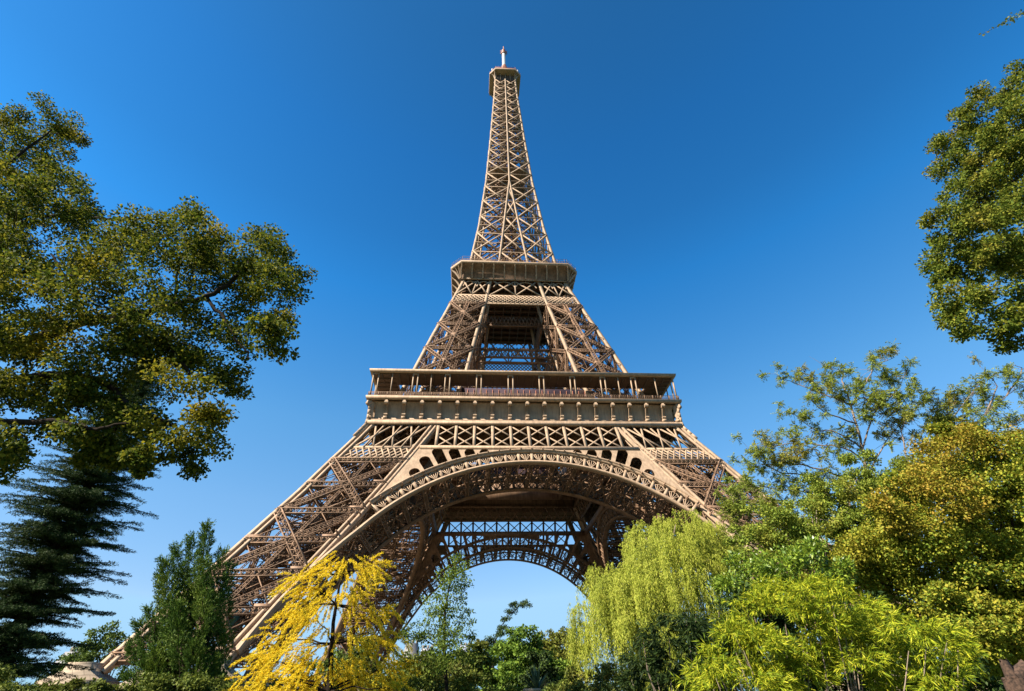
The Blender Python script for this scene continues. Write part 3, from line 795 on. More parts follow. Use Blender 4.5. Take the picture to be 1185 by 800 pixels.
def curve_pts(a, b, rng, n=7, sag=0.0, jit=.06):
    a, b = np.asarray(a, float), np.asarray(b, float); L = np.linalg.norm(b-a)
    t = np.linspace(0, 1, n)[:, None]
    j = rng.normal(0, jit*L, (n, 3)) * np.sin(PI*t)
    return a + (b-a)*t + j*.6 + np.array([0, 0, 1.0])*sag*L*np.sin(PI*t)
def limb(m, a, b, r0, r1, rng, sag=0.05, n=7, k=6, jit=.05):
    p = curve_pts(a, b, rng, n, sag, jit); m.tube(p, np.linspace(r0, r1, n), k); return p

def blobs_to_crown(rng, blobs, leafL, leafW, cover=1.6, clump=.45, flat=.6, droop=0.0, hollow=.45, upn=.7, spread=1.0, out=.5):
    """blobs: (centre, radius[, vertical scale]); leaf clumps spread through every blob, mostly near its skin"""
    m = MB(); cl = []
    for b in blobs:
        c, r = np.asarray(b[0]), b[1]; vs = b[2] if len(b) > 2 else .9; cv = b[3] if len(b) > 3 else 1.0
        cr = min(clump, r*.6); k = max(3, int(2.2*cv*(r/cr)**2))
        u = unit(rng, k); rad = r*(hollow + (1-hollow)*rng.random(k)**.6)
        P = c + u*rad[:, None]*np.array([1, 1, vs]); cl.append(np.hstack([P, np.full((k, 1), cr), np.tile(c, (k, 1))]))
    cl = np.vstack(cl)
    per = max(6, int(1.9*cover*PI*clump**2/(leafL*leafW*.5)*.55))
    n = len(cl)
    idx = np.repeat(np.arange(n), rng.poisson(per, n))
    P = cl[idx, :3] + unit(rng, len(idx))*(cl[idx, 3]*rng.random(len(idx))**.5*spread)[:, None]*np.array([1, 1, flat])
    outw = nrm(P - cl[idx, :3])*.6 + nrm(cl[idx, :3]-cl[idx, 4:7])*.4
    T = nrm(outw*out + unit(rng, len(idx))*.7 + np.array([0, 0, -droop]))
    N = nrm(unit(rng, len(idx))*(1-upn) + outw*.35*upn + np.array([0, 0, upn]))
    s = rng.uniform(.7, 1.25, len(idx))
    leaves(m, P, T, N, leafL*s, leafW*s)
    return m, cl

def px_blobs(lst, D, rng, dz=1.0):
    out = []
    for b in lst:
        x, y, r = b[:3]; d = D + (b[3] if len(b) > 3 and b[3] is not None else rng.uniform(-dz, dz))
        P = at(x, y, d); q = [P, r*pxm(P)] + list(b[4:]); out.append(q)
    return out

def tree(name, label, cat, base, leaf, bark, crown, limbs, group=None):
    t = empty(name, label, cat, base, group)
    tr = limbs.build('trunk', bark, t, loc=None, smooth=True); cr = crown.build('crown', leaf, t)
    for o in (tr, cr):
        o.location = -Vector(base)
    return t
def twigs(m, cl, rng, frac=.5, r=.012, start=None):
    pick = np.where(rng.random(len(cl)) < frac)[0]
    for k in pick:
        c = cl[k]; a = c[4:7]*.75 + c[:3]*.25; p = curve_pts(a, c[:3], rng, 4, .0, .1)
        m.tube(p, np.linspace(r, r*.35, 4), 3, False)

# --- the big broadleaf tree hanging in from the left
def left_broadleaf():
    rng = np.random.default_rng(21); D = 9.0
    B = [(15, 165, 48), (55, 155, 38), (82, 150, 16), (20, 235, 70), (75, 222, 32), (95, 280, 60), (150, 290, 52), (205, 275, 45), (215, 262, 32), (255, 295, 42), (290, 290, 32), (312, 290, 26),
         (315, 320, 38), (328, 335, 28), (290, 360, 46), (235, 350, 58), (160, 360, 66), (70, 350, 75), (10, 340, 70), (30, 440, 75), (110, 430, 64), (185, 425, 56), (235, 405, 44), (305, 395, 30),
         (205, 470, 48), (240, 505, 36), (215, 530, 24), (150, 500, 44), (95, 490, 45), (45, 505, 44), (265, 440, 26), (170, 535, 18), (120, 530, 22), (5, 525, 34),
         (-60, 200, 90), (-60, 330, 100), (-60, 450, 90), (-170, 260, 120), (-170, 420, 120)]
    bl = px_blobs(B, D, rng, 1.2)
    crown, cl = blobs_to_crown(rng, bl, .078, .056, 1.0, .40, .6, .25, .35, .3)
    L = MB(); base = at(-330, 780, D); base[2] = GZ
    fork = at(-150, 470, D); top = at(-90, 330, D)
    L.tube(np.array([base, base*.7+fork*.3+[.1, 0, 0], base*.3+fork*.7+[-.1, 0, .1], fork]), [.45, .36, .32, .28], 10)
    f2 = limb(L, fork, at(55, 387, D-.35), .2, .11, rng, .02)
    px = lambda l, d=0: [at(x, y, D+d-.35) for x, y in l]
    def pl(l, r0, r1, d=0.0): p = smooth(px(l, d), 5, rng, .025); L.tube(p, np.linspace(r0, r1, len(p)), 7)
    pl([(55, 388), (95, 373), (150, 368), (200, 352), (240, 345), (275, 318), (290, 300)], .115, .03)
    pl([(95, 372), (88, 345), (72, 315), (60, 295)], .055, .025); pl([(240, 345), (262, 375), (280, 400), (290, 415)], .04, .015)
    pl([(165, 368), (195, 395), (215, 425), (225, 450)], .05, .015, .3); pl([(-120, 330), (0, 316), (55, 317), (120, 322)], .09, .02, .5)
    pl([(45, 335), (80, 326), (120, 318), (160, 305)], .05, .015, .4)
    pl([(-120, 470), (60, 435), (120, 445), (150, 468), (190, 490), (210, 500)], .1, .02, .2); pl([(-60, 490), (60, 488), (110, 496), (150, 490)], .07, .015, -.3)
    pl([(-90, 330), (-40, 240), (10, 190), (60, 150)], .12, .02, .3); pl([(-40, 240), (60, 250), (140, 255), (210, 250)], .07, .015, .5); pl([(200, 352), (205, 315), (215, 285), (212, 262)], .04, .012, .1)
    L.tube([fork, fork*.5+top*.5+[.15, 0, 0], top], [.24, .18, .14], 8)
    twigs(L, cl, rng, .55, .013)
    mt = leafmat('left_broadleaf_leaves', [(.035, .06, .010), (.08, .12, .014), (.17, .20, .02), (.34, .31, .028)], (.55, .43, .03), .5, (.52, .68), .42, .75, .1, gain=.6)
    tree('broadleaf_tree', 'large broadleaf tree with yellowing dark green leaves reaching in from the left edge', 'tree', base, mt, M_BARK, crown, L)
left_broadleaf()

# --- tree crown hanging in at the upper right, with a twig above it
def right_broadleaf():
    rng = np.random.default_rng(22); D = 12.5
    B = [(1165, 100, 26), (1135, 130, 30), (1172, 145, 36), (1112, 165, 28), (1145, 185, 40), (1105, 205, 28), (1180, 215, 42), (1130, 230, 42), (1110, 270, 36), (1092, 300, 24), (1085, 318, 14), (1150, 280, 45),
         (1185, 290, 42), (1115, 318, 26), (1105, 350, 28), (1090, 362, 16), (1130, 365, 32), (1155, 372, 26), (1172, 388, 22), (1180, 350, 18, None, .9, .6), (1230, 150, 70), (1240, 260, 80), (1230, 350, 50), (1300, 120, 100), (1320, 260, 110), (1290, 380, 70)]
    bl = px_blobs(B, D, rng, 1.0)
    crown, cl = blobs_to_crown(rng, bl, .105, .07, 1.5, .32, .7, .15, .4, .35)
    L = MB(); base = at(1530, 790, D); base[2] = GZ; top = at(1330, 300, D)
    L.tube([base, base*.5+top*.5+[.2, 0, 0], top], [.42, .32, .2], 10)
    for e in ((1120, 180), (1110, 300), (1140, 360), (1150, 120), (1170, 250)): limb(L, top, at(*e, D), .11, .02, rng, .05)
    p = [at(1330, 60, D), at(1240, 5, D), at(1185, 14, D), at(1165, 25, D), at(1150, 33, D), at(1136, 40, D)]
    L.tube([top, at(1350, 160, D), p[0]], [.12, .07, .05], 6); L.tube(p, [.05, .035, .02, .012, .009, .005], 5)
    C = []
    for a, b, n in ((p[1], p[2], 150), (p[2], p[3], 60), (p[3], p[4], 18), (p[4], p[5], 10)):
        for _ in range(n): C.append(a + (b-a)*rng.random() + rng.normal(0, .09 if n > 30 else .035, 3))
    C = np.array(C); leaves(crown, C, unit(rng, len(C)) + np.array([-.3, 0, -.3]), unit(rng, len(C)) + np.array([0, -.8, .5]), .12*rng.uniform(.8, 1.5, len(C)), .10)
    q = [at(1195, 110, D), at(1183, 85, D), at(1177, 72, D)]; L.tube(q, [.02, .01, .005], 4)
    C = np.array([q[2]+rng.normal(0, .1, 3)*[1, .4, 1] for _ in range(8)]); leaves(crown, C, unit(rng, 8), unit(rng, 8)+[0, -1, 0], .14, .1)
    twigs(L, cl, rng, .4, .012)
    mt = leafmat('right_broadleaf_leaves', [(.07, .12, .016), (.14, .20, .022), (.24, .29, .03), (.34, .33, .04)], (.44, .34, .05), .6, (.54, .68), .3, .75, .12, gain=.58)
    tree('broadleaf_tree', 'olive green tree crown hanging in high at the right edge against the sky', 'tree', base, mt, M_BARK, crown, L)
right_broadleaf()

# --- dark cedar at the lower left
def cedar():
    rng = np.random.default_rng(23); D = 19.0
    base = at(-15, 800, D); base[2] = GZ; topz = at(-15, 425, D)[2]
    L = MB(); m = MB(); H = topz-GZ
    L.tube([base, base+[0.05, 0, H*.5], base+[0, 0, H]], [.3, .2, .05], 10)
    C, T, N = [], [], []
    def spray(a, d, ln, w):
        """flat spray of needled shoots along a branch"""
        side = nrm(np.cross(d, [0, 0, 1.0])); n = int(ln/.075)
        for j in range(n):
            t = (j+.5)/n; p = a + d*ln*t + np.array([0, 0, -.10*ln*t*t + .03*rng.normal()])
            for s in (-1, 1):
                l2 = w*(1-t*.75)*rng.uniform(.45, 1.1); dd = nrm(d*.75 + side*s*rng.uniform(.4, 1.0) + np.array([0, 0, rng.uniform(-.18, .22)]))
                k = max(4, int(l2/.0085))
                u = rng.random(k); C.append(p + dd*(l2*u)[:, None] + rng.normal(0, .012, (k, 3)))
                T.append(dd*.8 + rng.normal(0, .7, (k, 3)) + [0, 0, .25]); N.append(rng.normal(0, 1, (k, 3)) + [0, 0, .6])
    for z in np.arange(.7, H, .78):                                      # whorls of flat boughs, well apart
        f = 1 - z/H; R = 0.45 + 1.95*min(1, f*2.4)**.7
        for a in np.linspace(0, 2*PI, 22, endpoint=False) + rng.uniform(0, 6):
            ln = R*rng.uniform(.62, 1.12); el = rng.uniform(-.02, .16) + (.3 if f < .2 else 0)
            d = nrm(np.array([math.cos(a), math.sin(a), el])); q0 = base+[0, 0, z+rng.normal(0, .09)]
            L.tube([q0, q0+d*ln*.5+[0, 0, .05], q0+d*ln+[0, 0, -.06*ln]], [.045, .025, .006], 4, False)
            spray(q0 + d*ln*.1, d, ln*.92, .5*min(1.2, ln/2.5)+.12)
        for a in rng.uniform(0, 2*PI, 26):                               # short inner shoots between the whorls
            d = nrm(np.array([math.cos(a), math.sin(a), rng.uniform(-.3, .3)])); spray(base+[0, 0, z+rng.uniform(.2, .6)], d, R*rng.uniform(.4, .78), .42)
    C, T, N = map(np.vstack, (C, T, N))
    leaves(m, C, T, N, rng.uniform(.045, .085, len(C)), .017, .05)
    mt = leafmat('cedar_needles', [(.018, .040, .015), (.038, .075, .022), (.075, .115, .03)], (.06, .07, .015), .4, (.5, .7), .12)
    tree('cedar_tree', 'dark blue-green cedar with layered drooping branches at the lower left edge', 'tree', base, mt, M_BARK, m, L)
cedar()

# --- upright conifer with feathery leaders in front of the left leg
def upright_conifer():
    rng = np.random.default_rng(24); D = 27.0
    base = at(212, 830, D); base[2] = GZ; L = MB(); m = MB()
    lead = [((240, 608), (228, 720), 13), ((222, 622), (222, 720), 11), ((204, 634), (212, 740), 11), ((190, 650), (205, 745), 12), ((258, 640), (245, 740), 13), ((266, 655), (255, 745), 9), ((184, 668), (200, 760), 12),
            ((172, 705), (195, 775), 11), ((160, 722), (180, 790), 12), ((152, 745), (170, 800), 11), ((250, 690), (240, 780), 16), ((232, 680), (228, 770), 18), ((205, 700), (210, 780), 18), ((185, 730), (200, 800), 17), ((262, 735), (250, 800), 12),
            ((205, 735), (205, 810), 18), ((235, 735), (232, 810), 18), ((180, 750), (185, 815), 16), ((255, 760), (250, 815), 14), ((225, 745), (225, 810), 20), ((245, 765), (242, 820), 18), ((170, 770), (185, 820), 18), ((200, 770), (205, 820), 18), ((148, 780), (165, 820), 12), ((212, 655), (215, 740), 12), ((238, 650), (235, 740), 14)]
    C, T, N = [], [], []
    for tp, bt, w in lead:
        d = D + rng.uniform(-1.2, 1.2); a = at(*bt, d); b = at(*tp, d); s = pxm(b); ln = np.linalg.norm(b-a)
        limb(L, a + (base-a)*.5, b, .05, .008, rng, 0, 6, 5)
        k = int(52*ln*w/12)
        for _ in range(k):
            t = rng.random()**.8; r = w*s*(.64*min(1.0, 2.2*t+.35)*(1-t)**.6) + .03
            p0 = a + (b-a)*t; an = rng.uniform(0, 2*PI); rr = r*rng.random()**.5
            o = np.array([math.cos(an)*rr, math.sin(an)*rr, 0]); c = p0 + o
            dr = nrm(nrm(b-a)*1.0 + nrm(o+1e-6)*.75 + rng.normal(0, .25, 3))
            n = rng.integers(14, 26); u = rng.random(n); C.append(c + dr*(.36*u)[:, None] + rng.normal(0, .035, (n, 3)))
            T.append(dr + rng.normal(0, .32, (n, 3))); N.append(rng.normal(0, 1, (n, 3)))
    L.tube([base, at(215, 760, D), at(225, 690, D), at(238, 625, D)], [.22, .15, .09, .02], 8)
    C, T, N = map(np.vstack, (C, T, N)); leaves(m, C, T, N, rng.uniform(.09, .17, len(C)), .034, .1)
    mt = leafmat('conifer_sprays', [(.03, .07, .012), (.065, .13, .018), (.13, .21, .03)], (.2, .26, .03), .5, (.5, .66), .2)
    tree('conifer_tree', 'green conifer with several feathery upright tips in front of the left tower leg', 'tree', base, mt, M_BARK, m, L)
upright_conifer()

# --- golden larch-like tree
def golden_tree():
    rng = np.random.default_rng(25); D = 20.0
    base = at(380, 850, D); base[2] = GZ; L = MB(); m = MB()
    tr = [base, at(380, 800, D), at(384, 745, D), at(389, 700, D), at(396, 665, D), at(404, 642, D)]
    L.tube(smooth(tr, 4, rng, .015), np.linspace(.115, .012, 21), 9)
    B = [(400, 652, 20), (378, 655, 17), (423, 655, 16), (360, 680, 24), (388, 690, 22), (412, 680, 20), (345, 665, 8), (345, 705, 22), (365, 715, 20), (330, 755, 24), (350, 750, 26), (310, 765, 18), (420, 715, 18), (440, 705, 14),
         (425, 745, 22), (450, 735, 16), (400, 775, 24), (370, 780, 28), (335, 790, 26), (300, 790, 20), (430, 785, 26), (455, 770, 16), (405, 735, 12), (355, 800, 26), (390, 805, 26), (460, 800, 20), (285, 803, 12), (320, 735, 12), (432, 655, 8)]
    C, T, N = [], [], []
    for x, y, r in B:
        d = D + rng.uniform(-1.3, 1.3); P = at(x, y, d); R = r*pxm(P)
        st = tr[int(np.clip(np.argmin([abs(q[2]-P[2]+.3) for q in tr]), 1, 5))]
        limb(L, st, P, .035, .008, rng, .04, 6, 4)
        for _ in range(int(36*(R/.8)**2)+6):
            c = P + unit(rng, 1)[0]*R*rng.random()**.45*np.array([1.15, 1.15, .8])
            dr = nrm(np.array([*nrm((c-tr[2])[:2])*.8, rng.uniform(-.9, .05)]) + rng.normal(0, .3, 3)); ln = rng.uniform(.4, .85)
            n = rng.integers(100, 150); u = rng.random(n)
            C.append(c + dr*(ln*u)[:, None] + np.array([0, 0, -.25])*(u*u*ln)[:, None] + rng.normal(0, .016, (n, 3)))
            T.append(dr*.9 + rng.normal(0, .5, (n, 3)) + [0, 0, -.15]); N.append(rng.normal(0, .7, (n, 3)) + [0, -.2, .8])
    C, T, N = map(np.vstack, (C, T, N)); leaves(m, C, T, N, rng.uniform(.045, .09, len(C)), .025, .1)
    mt = leafmat('golden_needles', [(.80, .51, .014), (.90, .66, .025), (.95, .78, .06), (.80, .64, .035)], (.66, .64, .05), .5, (.52, .68), .5)
    tree('golden_larch', 'bright golden yellow larch with a thin dark trunk in front of the tower', 'tree', base, mt, M_BARK, m, L)
golden_tree()

# --- weeping willow
def willow():
    rng = np.random.default_rng(26); D = 25.0
    base = at(765, 850, D); base[2] = GZ; L = MB(); m = MB()
    B = [(785, 622, 36, 0), (750, 635, 32, .5), (815, 628, 32, .8), (735, 665, 30, -.6), (770, 650, 40, -1.4), (800, 655, 40, -1.0), (700, 680, 32, -.4), (683, 710, 24, -.8), (840, 645, 26, 1.2), (850, 672, 20, 1.5), (715, 690, 34, -1.8),
         (755, 690, 38, -2.4), (795, 695, 40, -2.2), (825, 690, 30, -.5), (675, 735, 16, -.6), (700, 735, 30, -1.6), (735, 725, 32, -2.6), (775, 735, 30, -3.), (840, 720, 24, -.5)]
    top = at(770, 660, D)
    L.tube([base, base*.5+top*.5+[.15, 0, -.5], top], [.4, .3, .18], 9)
    C, T, N = [], [], []
    for x, y, r, dd in B:
        P = at(x, y, D+dd); R = r*pxm(P); limb(L, top*.7+base*.3, P + [0, 0, R*.4], .08, .02, rng, .12, 7, 5)
        for _ in range(int(19*(R/1.3)**2)+5):                             # bundles of strands hanging like tassels
            u = unit(rng, 1)[0]; u[2] = abs(u[2])*.9 + .05
            c0 = P + u*R*rng.uniform(.6, 1.05); ln0 = rng.uniform(.9, 2.6); outv = np.array([u[0], u[1], 0])*.5; sw0 = rng.normal(0, .12, 3)*[1, 1, 0]
            for _ in range(rng.integers(5, 10)):
                c = c0 + rng.normal(0, .12, 3)*[1, 1, .6]; ln = ln0*rng.uniform(.6, 1.1); n = int(ln*44); t = np.sort(rng.random(n)); sw = sw0 + rng.normal(0, .06, 3)*[1, 1, 0]
                p = c + outv*np.minimum(t, .35)[:, None] + np.array([0, 0, -1.0])*(t*ln*1.0 - .12*np.sin(np.minimum(t*6, PI)))[:, None] + sw*t[:, None]**2 + rng.normal(0, .03, (n, 3))
                C.append(p); T.append(np.array([0, 0, -1.0]) + rng.normal(0, .38, (n, 3))); N.append(rng.normal(0, .8, (n, 3)) + [u[0]*.8-.3, u[1]*.8-.3, .3])
    C, T, N = map(np.vstack, (C, T, N)); leaves(m, C, T, N, rng.uniform(.08, .14, len(C)), .026, .05)
    mt = leafmat('willow_leaves', [(.25, .31, .03), (.39, .43, .05), (.54, .54, .09)], (.17, .22, .025), .7, (.5, .7), .38, spec=.15, gain=.8)
    tree('weeping_willow', 'pale lime green weeping willow with hanging strands right of the arch', 'tree', base, mt, M_BARKP, m, L)
willow()

# --- bamboo in the lower right, and a shaded one under the willow
def bamboo(name, label, lst, D, base_px, cols, seed, dens=1.0, L0=.20, dz=.9, patch=None):
    rng = np.random.default_rng(seed); L = MB(); m = MB()
    base = at(*base_px, D); base[2] = GZ
    C, T, N, S = [], [], [], []
    for b in lst:
        x, y, r = b[:3]; P = at(x, y, D + (b[3] if len(b) > 3 else rng.uniform(-dz, dz))); R = r*pxm(P)
        for _ in range(2):
            e = P + rng.normal(0, R*.3, 3); g = np.array([base[0]*.5+e[0]*.5, base[1]*.5+e[1]*.5, GZ]) + rng.normal(0, .2, 3)*[1, 1, 0]
            L.tube(curve_pts(g, e, rng, 6, .05, .02), np.linspace(.018, .006, 6), 5, False)
        ks = max(5, int(7*(R/.5)**2)); sub = P + unit(rng, ks)*R*(rng.random((ks, 1))**.5)*np.array([1, 1, .85])
        for q in range(int(dens*170*(R/.6)**2)+8):
            v = unit(rng, 1)[0]; c = sub[q % ks] + v*.17*rng.random()**.5*np.array([1.2, 1.2, .7]); u = nrm(c - P)
            dr = nrm(np.array([u[0], u[1], rng.uniform(-.25, .35)]) + rng.normal(0, .4, 3)); n = rng.integers(7, 13)
            f = rng.normal(0, .5, (n, 3)) + dr*1.1 + [0, 0, -.35]
            C.append(c + dr*(rng.random(n)*.14)[:, None]); T.append(f); N.append(rng.normal(0, .6, (n, 3)) + [0, -.35, .8]); S.append(rng.uniform(.6, 1.15, n))
    C, T, N = map(np.vstack, (C, T, N)); S = np.concatenate(S); leaves(m, C, T, N, L0*S, L0*.125*S**.5, .25)
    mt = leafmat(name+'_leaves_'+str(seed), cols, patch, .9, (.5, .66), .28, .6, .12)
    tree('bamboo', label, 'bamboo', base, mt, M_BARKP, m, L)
bamboo('bamboo', 'bright yellow-green bamboo clump with long narrow leaves at lower right', [(870, 702, 34), (915, 694, 36), (955, 702, 34), (990, 700, 30), (850, 735, 32), (890, 730, 46), (940, 735, 46), (985, 730, 40), (1020, 735, 36), (1060, 735, 36), (1090, 745, 34),
       (1110, 770, 26), (1075, 780, 34), (1035, 790, 30), (870, 775, 46), (910, 785, 44), (840, 790, 36), (820, 780, 26), (960, 765, 34), (1000, 770, 22), (1100, 795, 30)], 9.0, (930, 900),
       [(.09, .15, .010), (.21, .29, .014), (.38, .42, .02), (.52, .49, .035)], 31, 2.0, .12)
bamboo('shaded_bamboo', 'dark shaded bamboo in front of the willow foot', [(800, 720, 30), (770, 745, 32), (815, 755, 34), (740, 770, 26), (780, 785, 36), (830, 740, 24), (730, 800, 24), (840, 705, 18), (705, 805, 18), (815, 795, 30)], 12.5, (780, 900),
       [(.018, .035, .010), (.03, .055, .014), (.06, .10, .02)], 32, .8, .2)  # dark leaf colours carry the shade under the willow

# --- plants on the right
def blob_tree(name, label, cat, B, D, base_px, leaf, bark, lw, seed, cover=1.4, clump=.4, flat=.6, dz=1.2, droop=.1, trunk_r=.2, group=None, tw=.35, hollow=.45, upn=.55, out=.5, fork=.45, extra=None):
    rng = np.random.default_rng(seed); bl = px_blobs(B, D, rng, dz)
    crown, cl = blobs_to_crown(rng, bl, lw[0], lw[1], cover, clump, flat, droop, hollow, upn, 1.0, out)
    base = at(*base_px, D); base[2] = GZ; L = MB()
    cen = np.mean([b[0] for b in bl], 0); fk = base*(1-fork) + np.array([cen[0], cen[1], cen[2]])*fork
    L.tube(curve_pts(base, fk, rng, 5, 0, .03), np.linspace(trunk_r, trunk_r*.7, 5), 9)
    for b in bl: limb(L, fk, b[0], trunk_r*.35, trunk_r*.06, rng, .05, 6, 5)
    twigs(L, cl, rng, tw, trunk_r*.05+.004)
    t = tree(name, label, cat, base, leaf, bark, crown, L, group)
    if extra:
        e2, _ = blobs_to_crown(rng, px_blobs(extra[0], D, rng, dz), lw[0]*.9, lw[1]*.9, cover*.42, clump*.7, flat, droop, .3, upn, 1.0, out)
        o = e2.build('rusty_crown', extra[1], t); o.location = -Vector(base); o['label'] = 'rusty orange upper foliage'
    return t

lm = leafmat('mixed_tree_leaves', [(.09, .15, .018), (.19, .26, .026), (.34, .36, .036), (.42, .36, .04)], (.40, .33, .035), .4, (.5, .64), .32, .65, .15)
lr = leafmat('rusty_leaves', [(.20, .21, .02), (.32, .27, .03), (.42, .27, .035), (.30, .32, .035)], None, trans=.32, rough=.65, spec=.15)
blob_tree('field_maple', 'large bushy tree with green, yellow and rusty leaves at the right edge', 'tree',
    [(1105, 520, 28), (1140, 530, 34), (1175, 535, 34), (1070, 550, 30), (1110, 565, 42), (1155, 580, 46), (1185, 600, 40), (1040, 575, 28), (1020, 600, 30), (1065, 605, 44), (1000, 635, 30), (1040, 650, 42), (1090, 650, 46), (1140, 655, 48), (1180, 665, 42),
     (985, 660, 22), (1060, 690, 34), (1110, 700, 34), (1155, 715, 30, 1.0), (1185, 725, 30, 1.2), (1210, 560, 60), (1220, 660, 60), (1120, 735, 24, 1.5), (1085, 505, 14), (1125, 505, 16), (1170, 760, 22, 1.5), (1135, 770, 20, 2.), (1030, 620, 34, 1.5), (1080, 590, 36, 1.5), (1140, 620, 44, 1.5), (1175, 640, 40, 1.5), (1050, 665, 38, 1.5), (1110, 680, 40, 1.5), (1160, 690, 40, 1.8), (1090, 720, 32, 2.), (1150, 745, 36, 2.2), (1190, 755, 36, 2.2), (1010, 670, 30, 1.5), (1060, 730, 30, 2.5), (1120, 770, 30, 2.5), (1165, 800, 30, 2.5), (1125, 735, 30, -1.5), (1165, 735, 34, -1.6), (1105, 705, 26, -1.4), (1190, 720, 30, -1.5), (1140, 760, 24, -1.), (1180, 750, 20, -1.)], 17.0, (1230, 850), lm, M_BARK, (.095, .07), 41, 1.8, .55, .75, hollow=.25, extra=([(1075, 530, 26, -1.), (1110, 510, 24, -1.), (1145, 512, 24, -1.2), (1050, 560, 22, -1.), (1090, 565, 30, -1.4), (1060, 600, 26, -1.3), (1120, 590, 24, -1.5), (1178, 515, 20, -1.), (1030, 590, 20, -1.2)], lr))
def stump():
    L = MB(); rng = np.random.default_rng(9); a = at(1185, 830, 11); a[2] = GZ; b = at(1165, 768, 11)
    c = MB(); L.tube([a, a*.5+b*.5+[.02, 0, 0], at(1172, 785, 11)], [.24, .2, .17], 12); L.tube([at(1172, 786, 11), at(1160, 764, 11)], [.11, .07], 9); L.tube([at(1174, 786, 11), at(1187, 770, 11)], [.13, .1], 9)
    for q in L.V: q += np.random.default_rng(4).normal(0, .012, q.shape)
    o = L.build('trunk', solid('flaky_red_bark', (.045, .026, .017), .95, .8, 22.), None, loc=tuple(a), smooth=True); o.name = 'pruned_trunk'
    o['label'] = 'reddish brown forked bare trunk at the lower right corner'; o['category'] = 'tree trunk'
stump()
# sparse acacia above them
def acacia():
    rng = np.random.default_rng(42); D = 24.0; L = MB(); m = MB()
    base = at(1030, 850, D); base[2] = GZ
    px = lambda l, d=0: [at(x, y, D+d) for x, y in l]
    BR = [[(1030, 850), (1015, 700), (1003, 560), (998, 520), (985, 470), (975, 445), (975, 430), (955, 425)], [(1003, 540), (985, 520), (950, 512), (925, 510), (895, 512), (880, 510)], [(1003, 580), (960, 570), (920, 565), (880, 560), (855, 575)],
          [(1010, 640), (960, 610), (900, 600), (850, 600), (830, 590)], [(998, 520), (1010, 480), (1030, 460), (1045, 435)], [(985, 470), (1000, 445), (1010, 425), (1030, 418)], [(1015, 640), (1060, 560), (1110, 510), (1140, 480), (1165, 458), (1185, 445)],
          [(1110, 510), (1095, 470), (1080, 460)], [(1140, 480), (1150, 450), (1135, 435)], [(985, 470), (960, 455), (930, 440), (912, 430)], [(990, 490), (950, 480), (930, 470)], [(1000, 560), (940, 540), (905, 535), (870, 540)], [(1010, 610), (940, 590), (880, 585)],
          [(1010, 660), (950, 640), (890, 630), (860, 625)], [(1060, 560), (1040, 500), (1060, 470)], [(1165, 458), (1180, 430), (1170, 425)], [(1020, 620), (1000, 585), (960, 545)], [(1060, 560), (1080, 500), (1110, 470), (1120, 450)], [(1110, 510), (1150, 500), (1180, 490)], [(1010, 640), (940, 630), (870, 610), (835, 575)], [(1000, 560), (1030, 510), (1055, 480)], [(960, 570), (930, 550), (900, 545), (868, 522)], [(998, 520), (970, 500), (945, 495), (920, 475)], [(985, 470), (1000, 460), (1030, 480), (1060, 450)], [(1080, 500), (1100, 490), (1140, 440)], [(900, 600), (880, 590), (845, 560)]]
    tips = []
    for k, l in enumerate(BR):
        d = rng.uniform(-1.2, 1.2) if k else 0; p = px(l, 0)
        for j in range(len(p)): p[j] = p[j] + np.array([0, 1.0, 0])*d*j/len(p)
        q_ = smooth(p, 4, rng, .03); L.tube(q_, np.linspace(.10 if k == 0 else .045, .010, len(q_)), 6)
        for a, b in zip(p[1 if k else 3:-1], p[2 if k else 4:]):
            ln = np.linalg.norm(b-a)
            for _ in range(int(ln*6.5)+2):
                s = a + (b-a)*rng.random(); e = s + nrm(rng.normal(0, 1, 3)*[1, 1, .8] + [0, 0, .35])*rng.uniform(.35, 1.1)
                L.tube([s, (s+e)/2+rng.normal(0, .05, 3), e], [.013, .009, .005], 3, False); tips.append(e)
        tips.append(p[-1])
    C, T, N = [], [], []
    for e in tips:
        if rng.random() < .12: continue
        for _ in range(rng.integers(10, 17)):                           # pinnate leaves
            d = nrm(rng.normal(0, 1, 3) + [0, 0, -.1]); ln = rng.uniform(.25, .45); n = 16
            t = np.linspace(.15, 1, n); sd = nrm(np.cross(d, rng.normal(0, .4, 3)+[0, 0, 1]))
            sg = np.where(np.arange(n) % 2 == 0, 1, -1)[:, None]
            C.append(e + d*(t*ln)[:, None] + np.array([0, 0, -.12])*(t*t*ln)[:, None]); T.append(sd*sg + d*.3 + rng.normal(0, .15, (n, 3))); N.append(rng.normal(0, .5, (n, 3)) + [0, -.1, .8])
    C, T, N = map(np.vstack, (C, T, N)); leaves(m, C, T, N, rng.uniform(.075, .12, len(C)), .048, .1)
    mt = leafmat('acacia_leaflets', [(.16, .24, .04), (.27, .34, .055), (.38, .40, .07)], (.42, .30, .07), .4, (.5, .66), .35)
    tree('acacia_tree', 'airy thin-leaved acacia with bare twigs showing against the sky at right', 'tree', base, mt, M_BARKP, m, L)
acacia()
ud = leafmat('understory_leaves', [(.02, .04, .010), (.035, .065, .014), (.06, .10, .02)], None, trans=.2)  # dark leaf colour stands for the shade in the bamboo gaps
blob_tree('laurel_shrub', 'dark green shrub mass in the shade behind the bright bamboo', 'shrub', [(840, 740, 40), (890, 735, 44), (940, 740, 46), (990, 745, 44), (1040, 755, 42), (1085, 765, 36), (860, 790, 44), (920, 795, 44), (980, 795, 44), (1040, 800, 40), (1100, 800, 30), (1130, 790, 26), (880, 700, 26), (1000, 715, 26)], 11.8, (960, 860), ud, M_BARK, (.10, .055), 45, 1.6, .28, .8, trunk_r=.07, dz=.5)
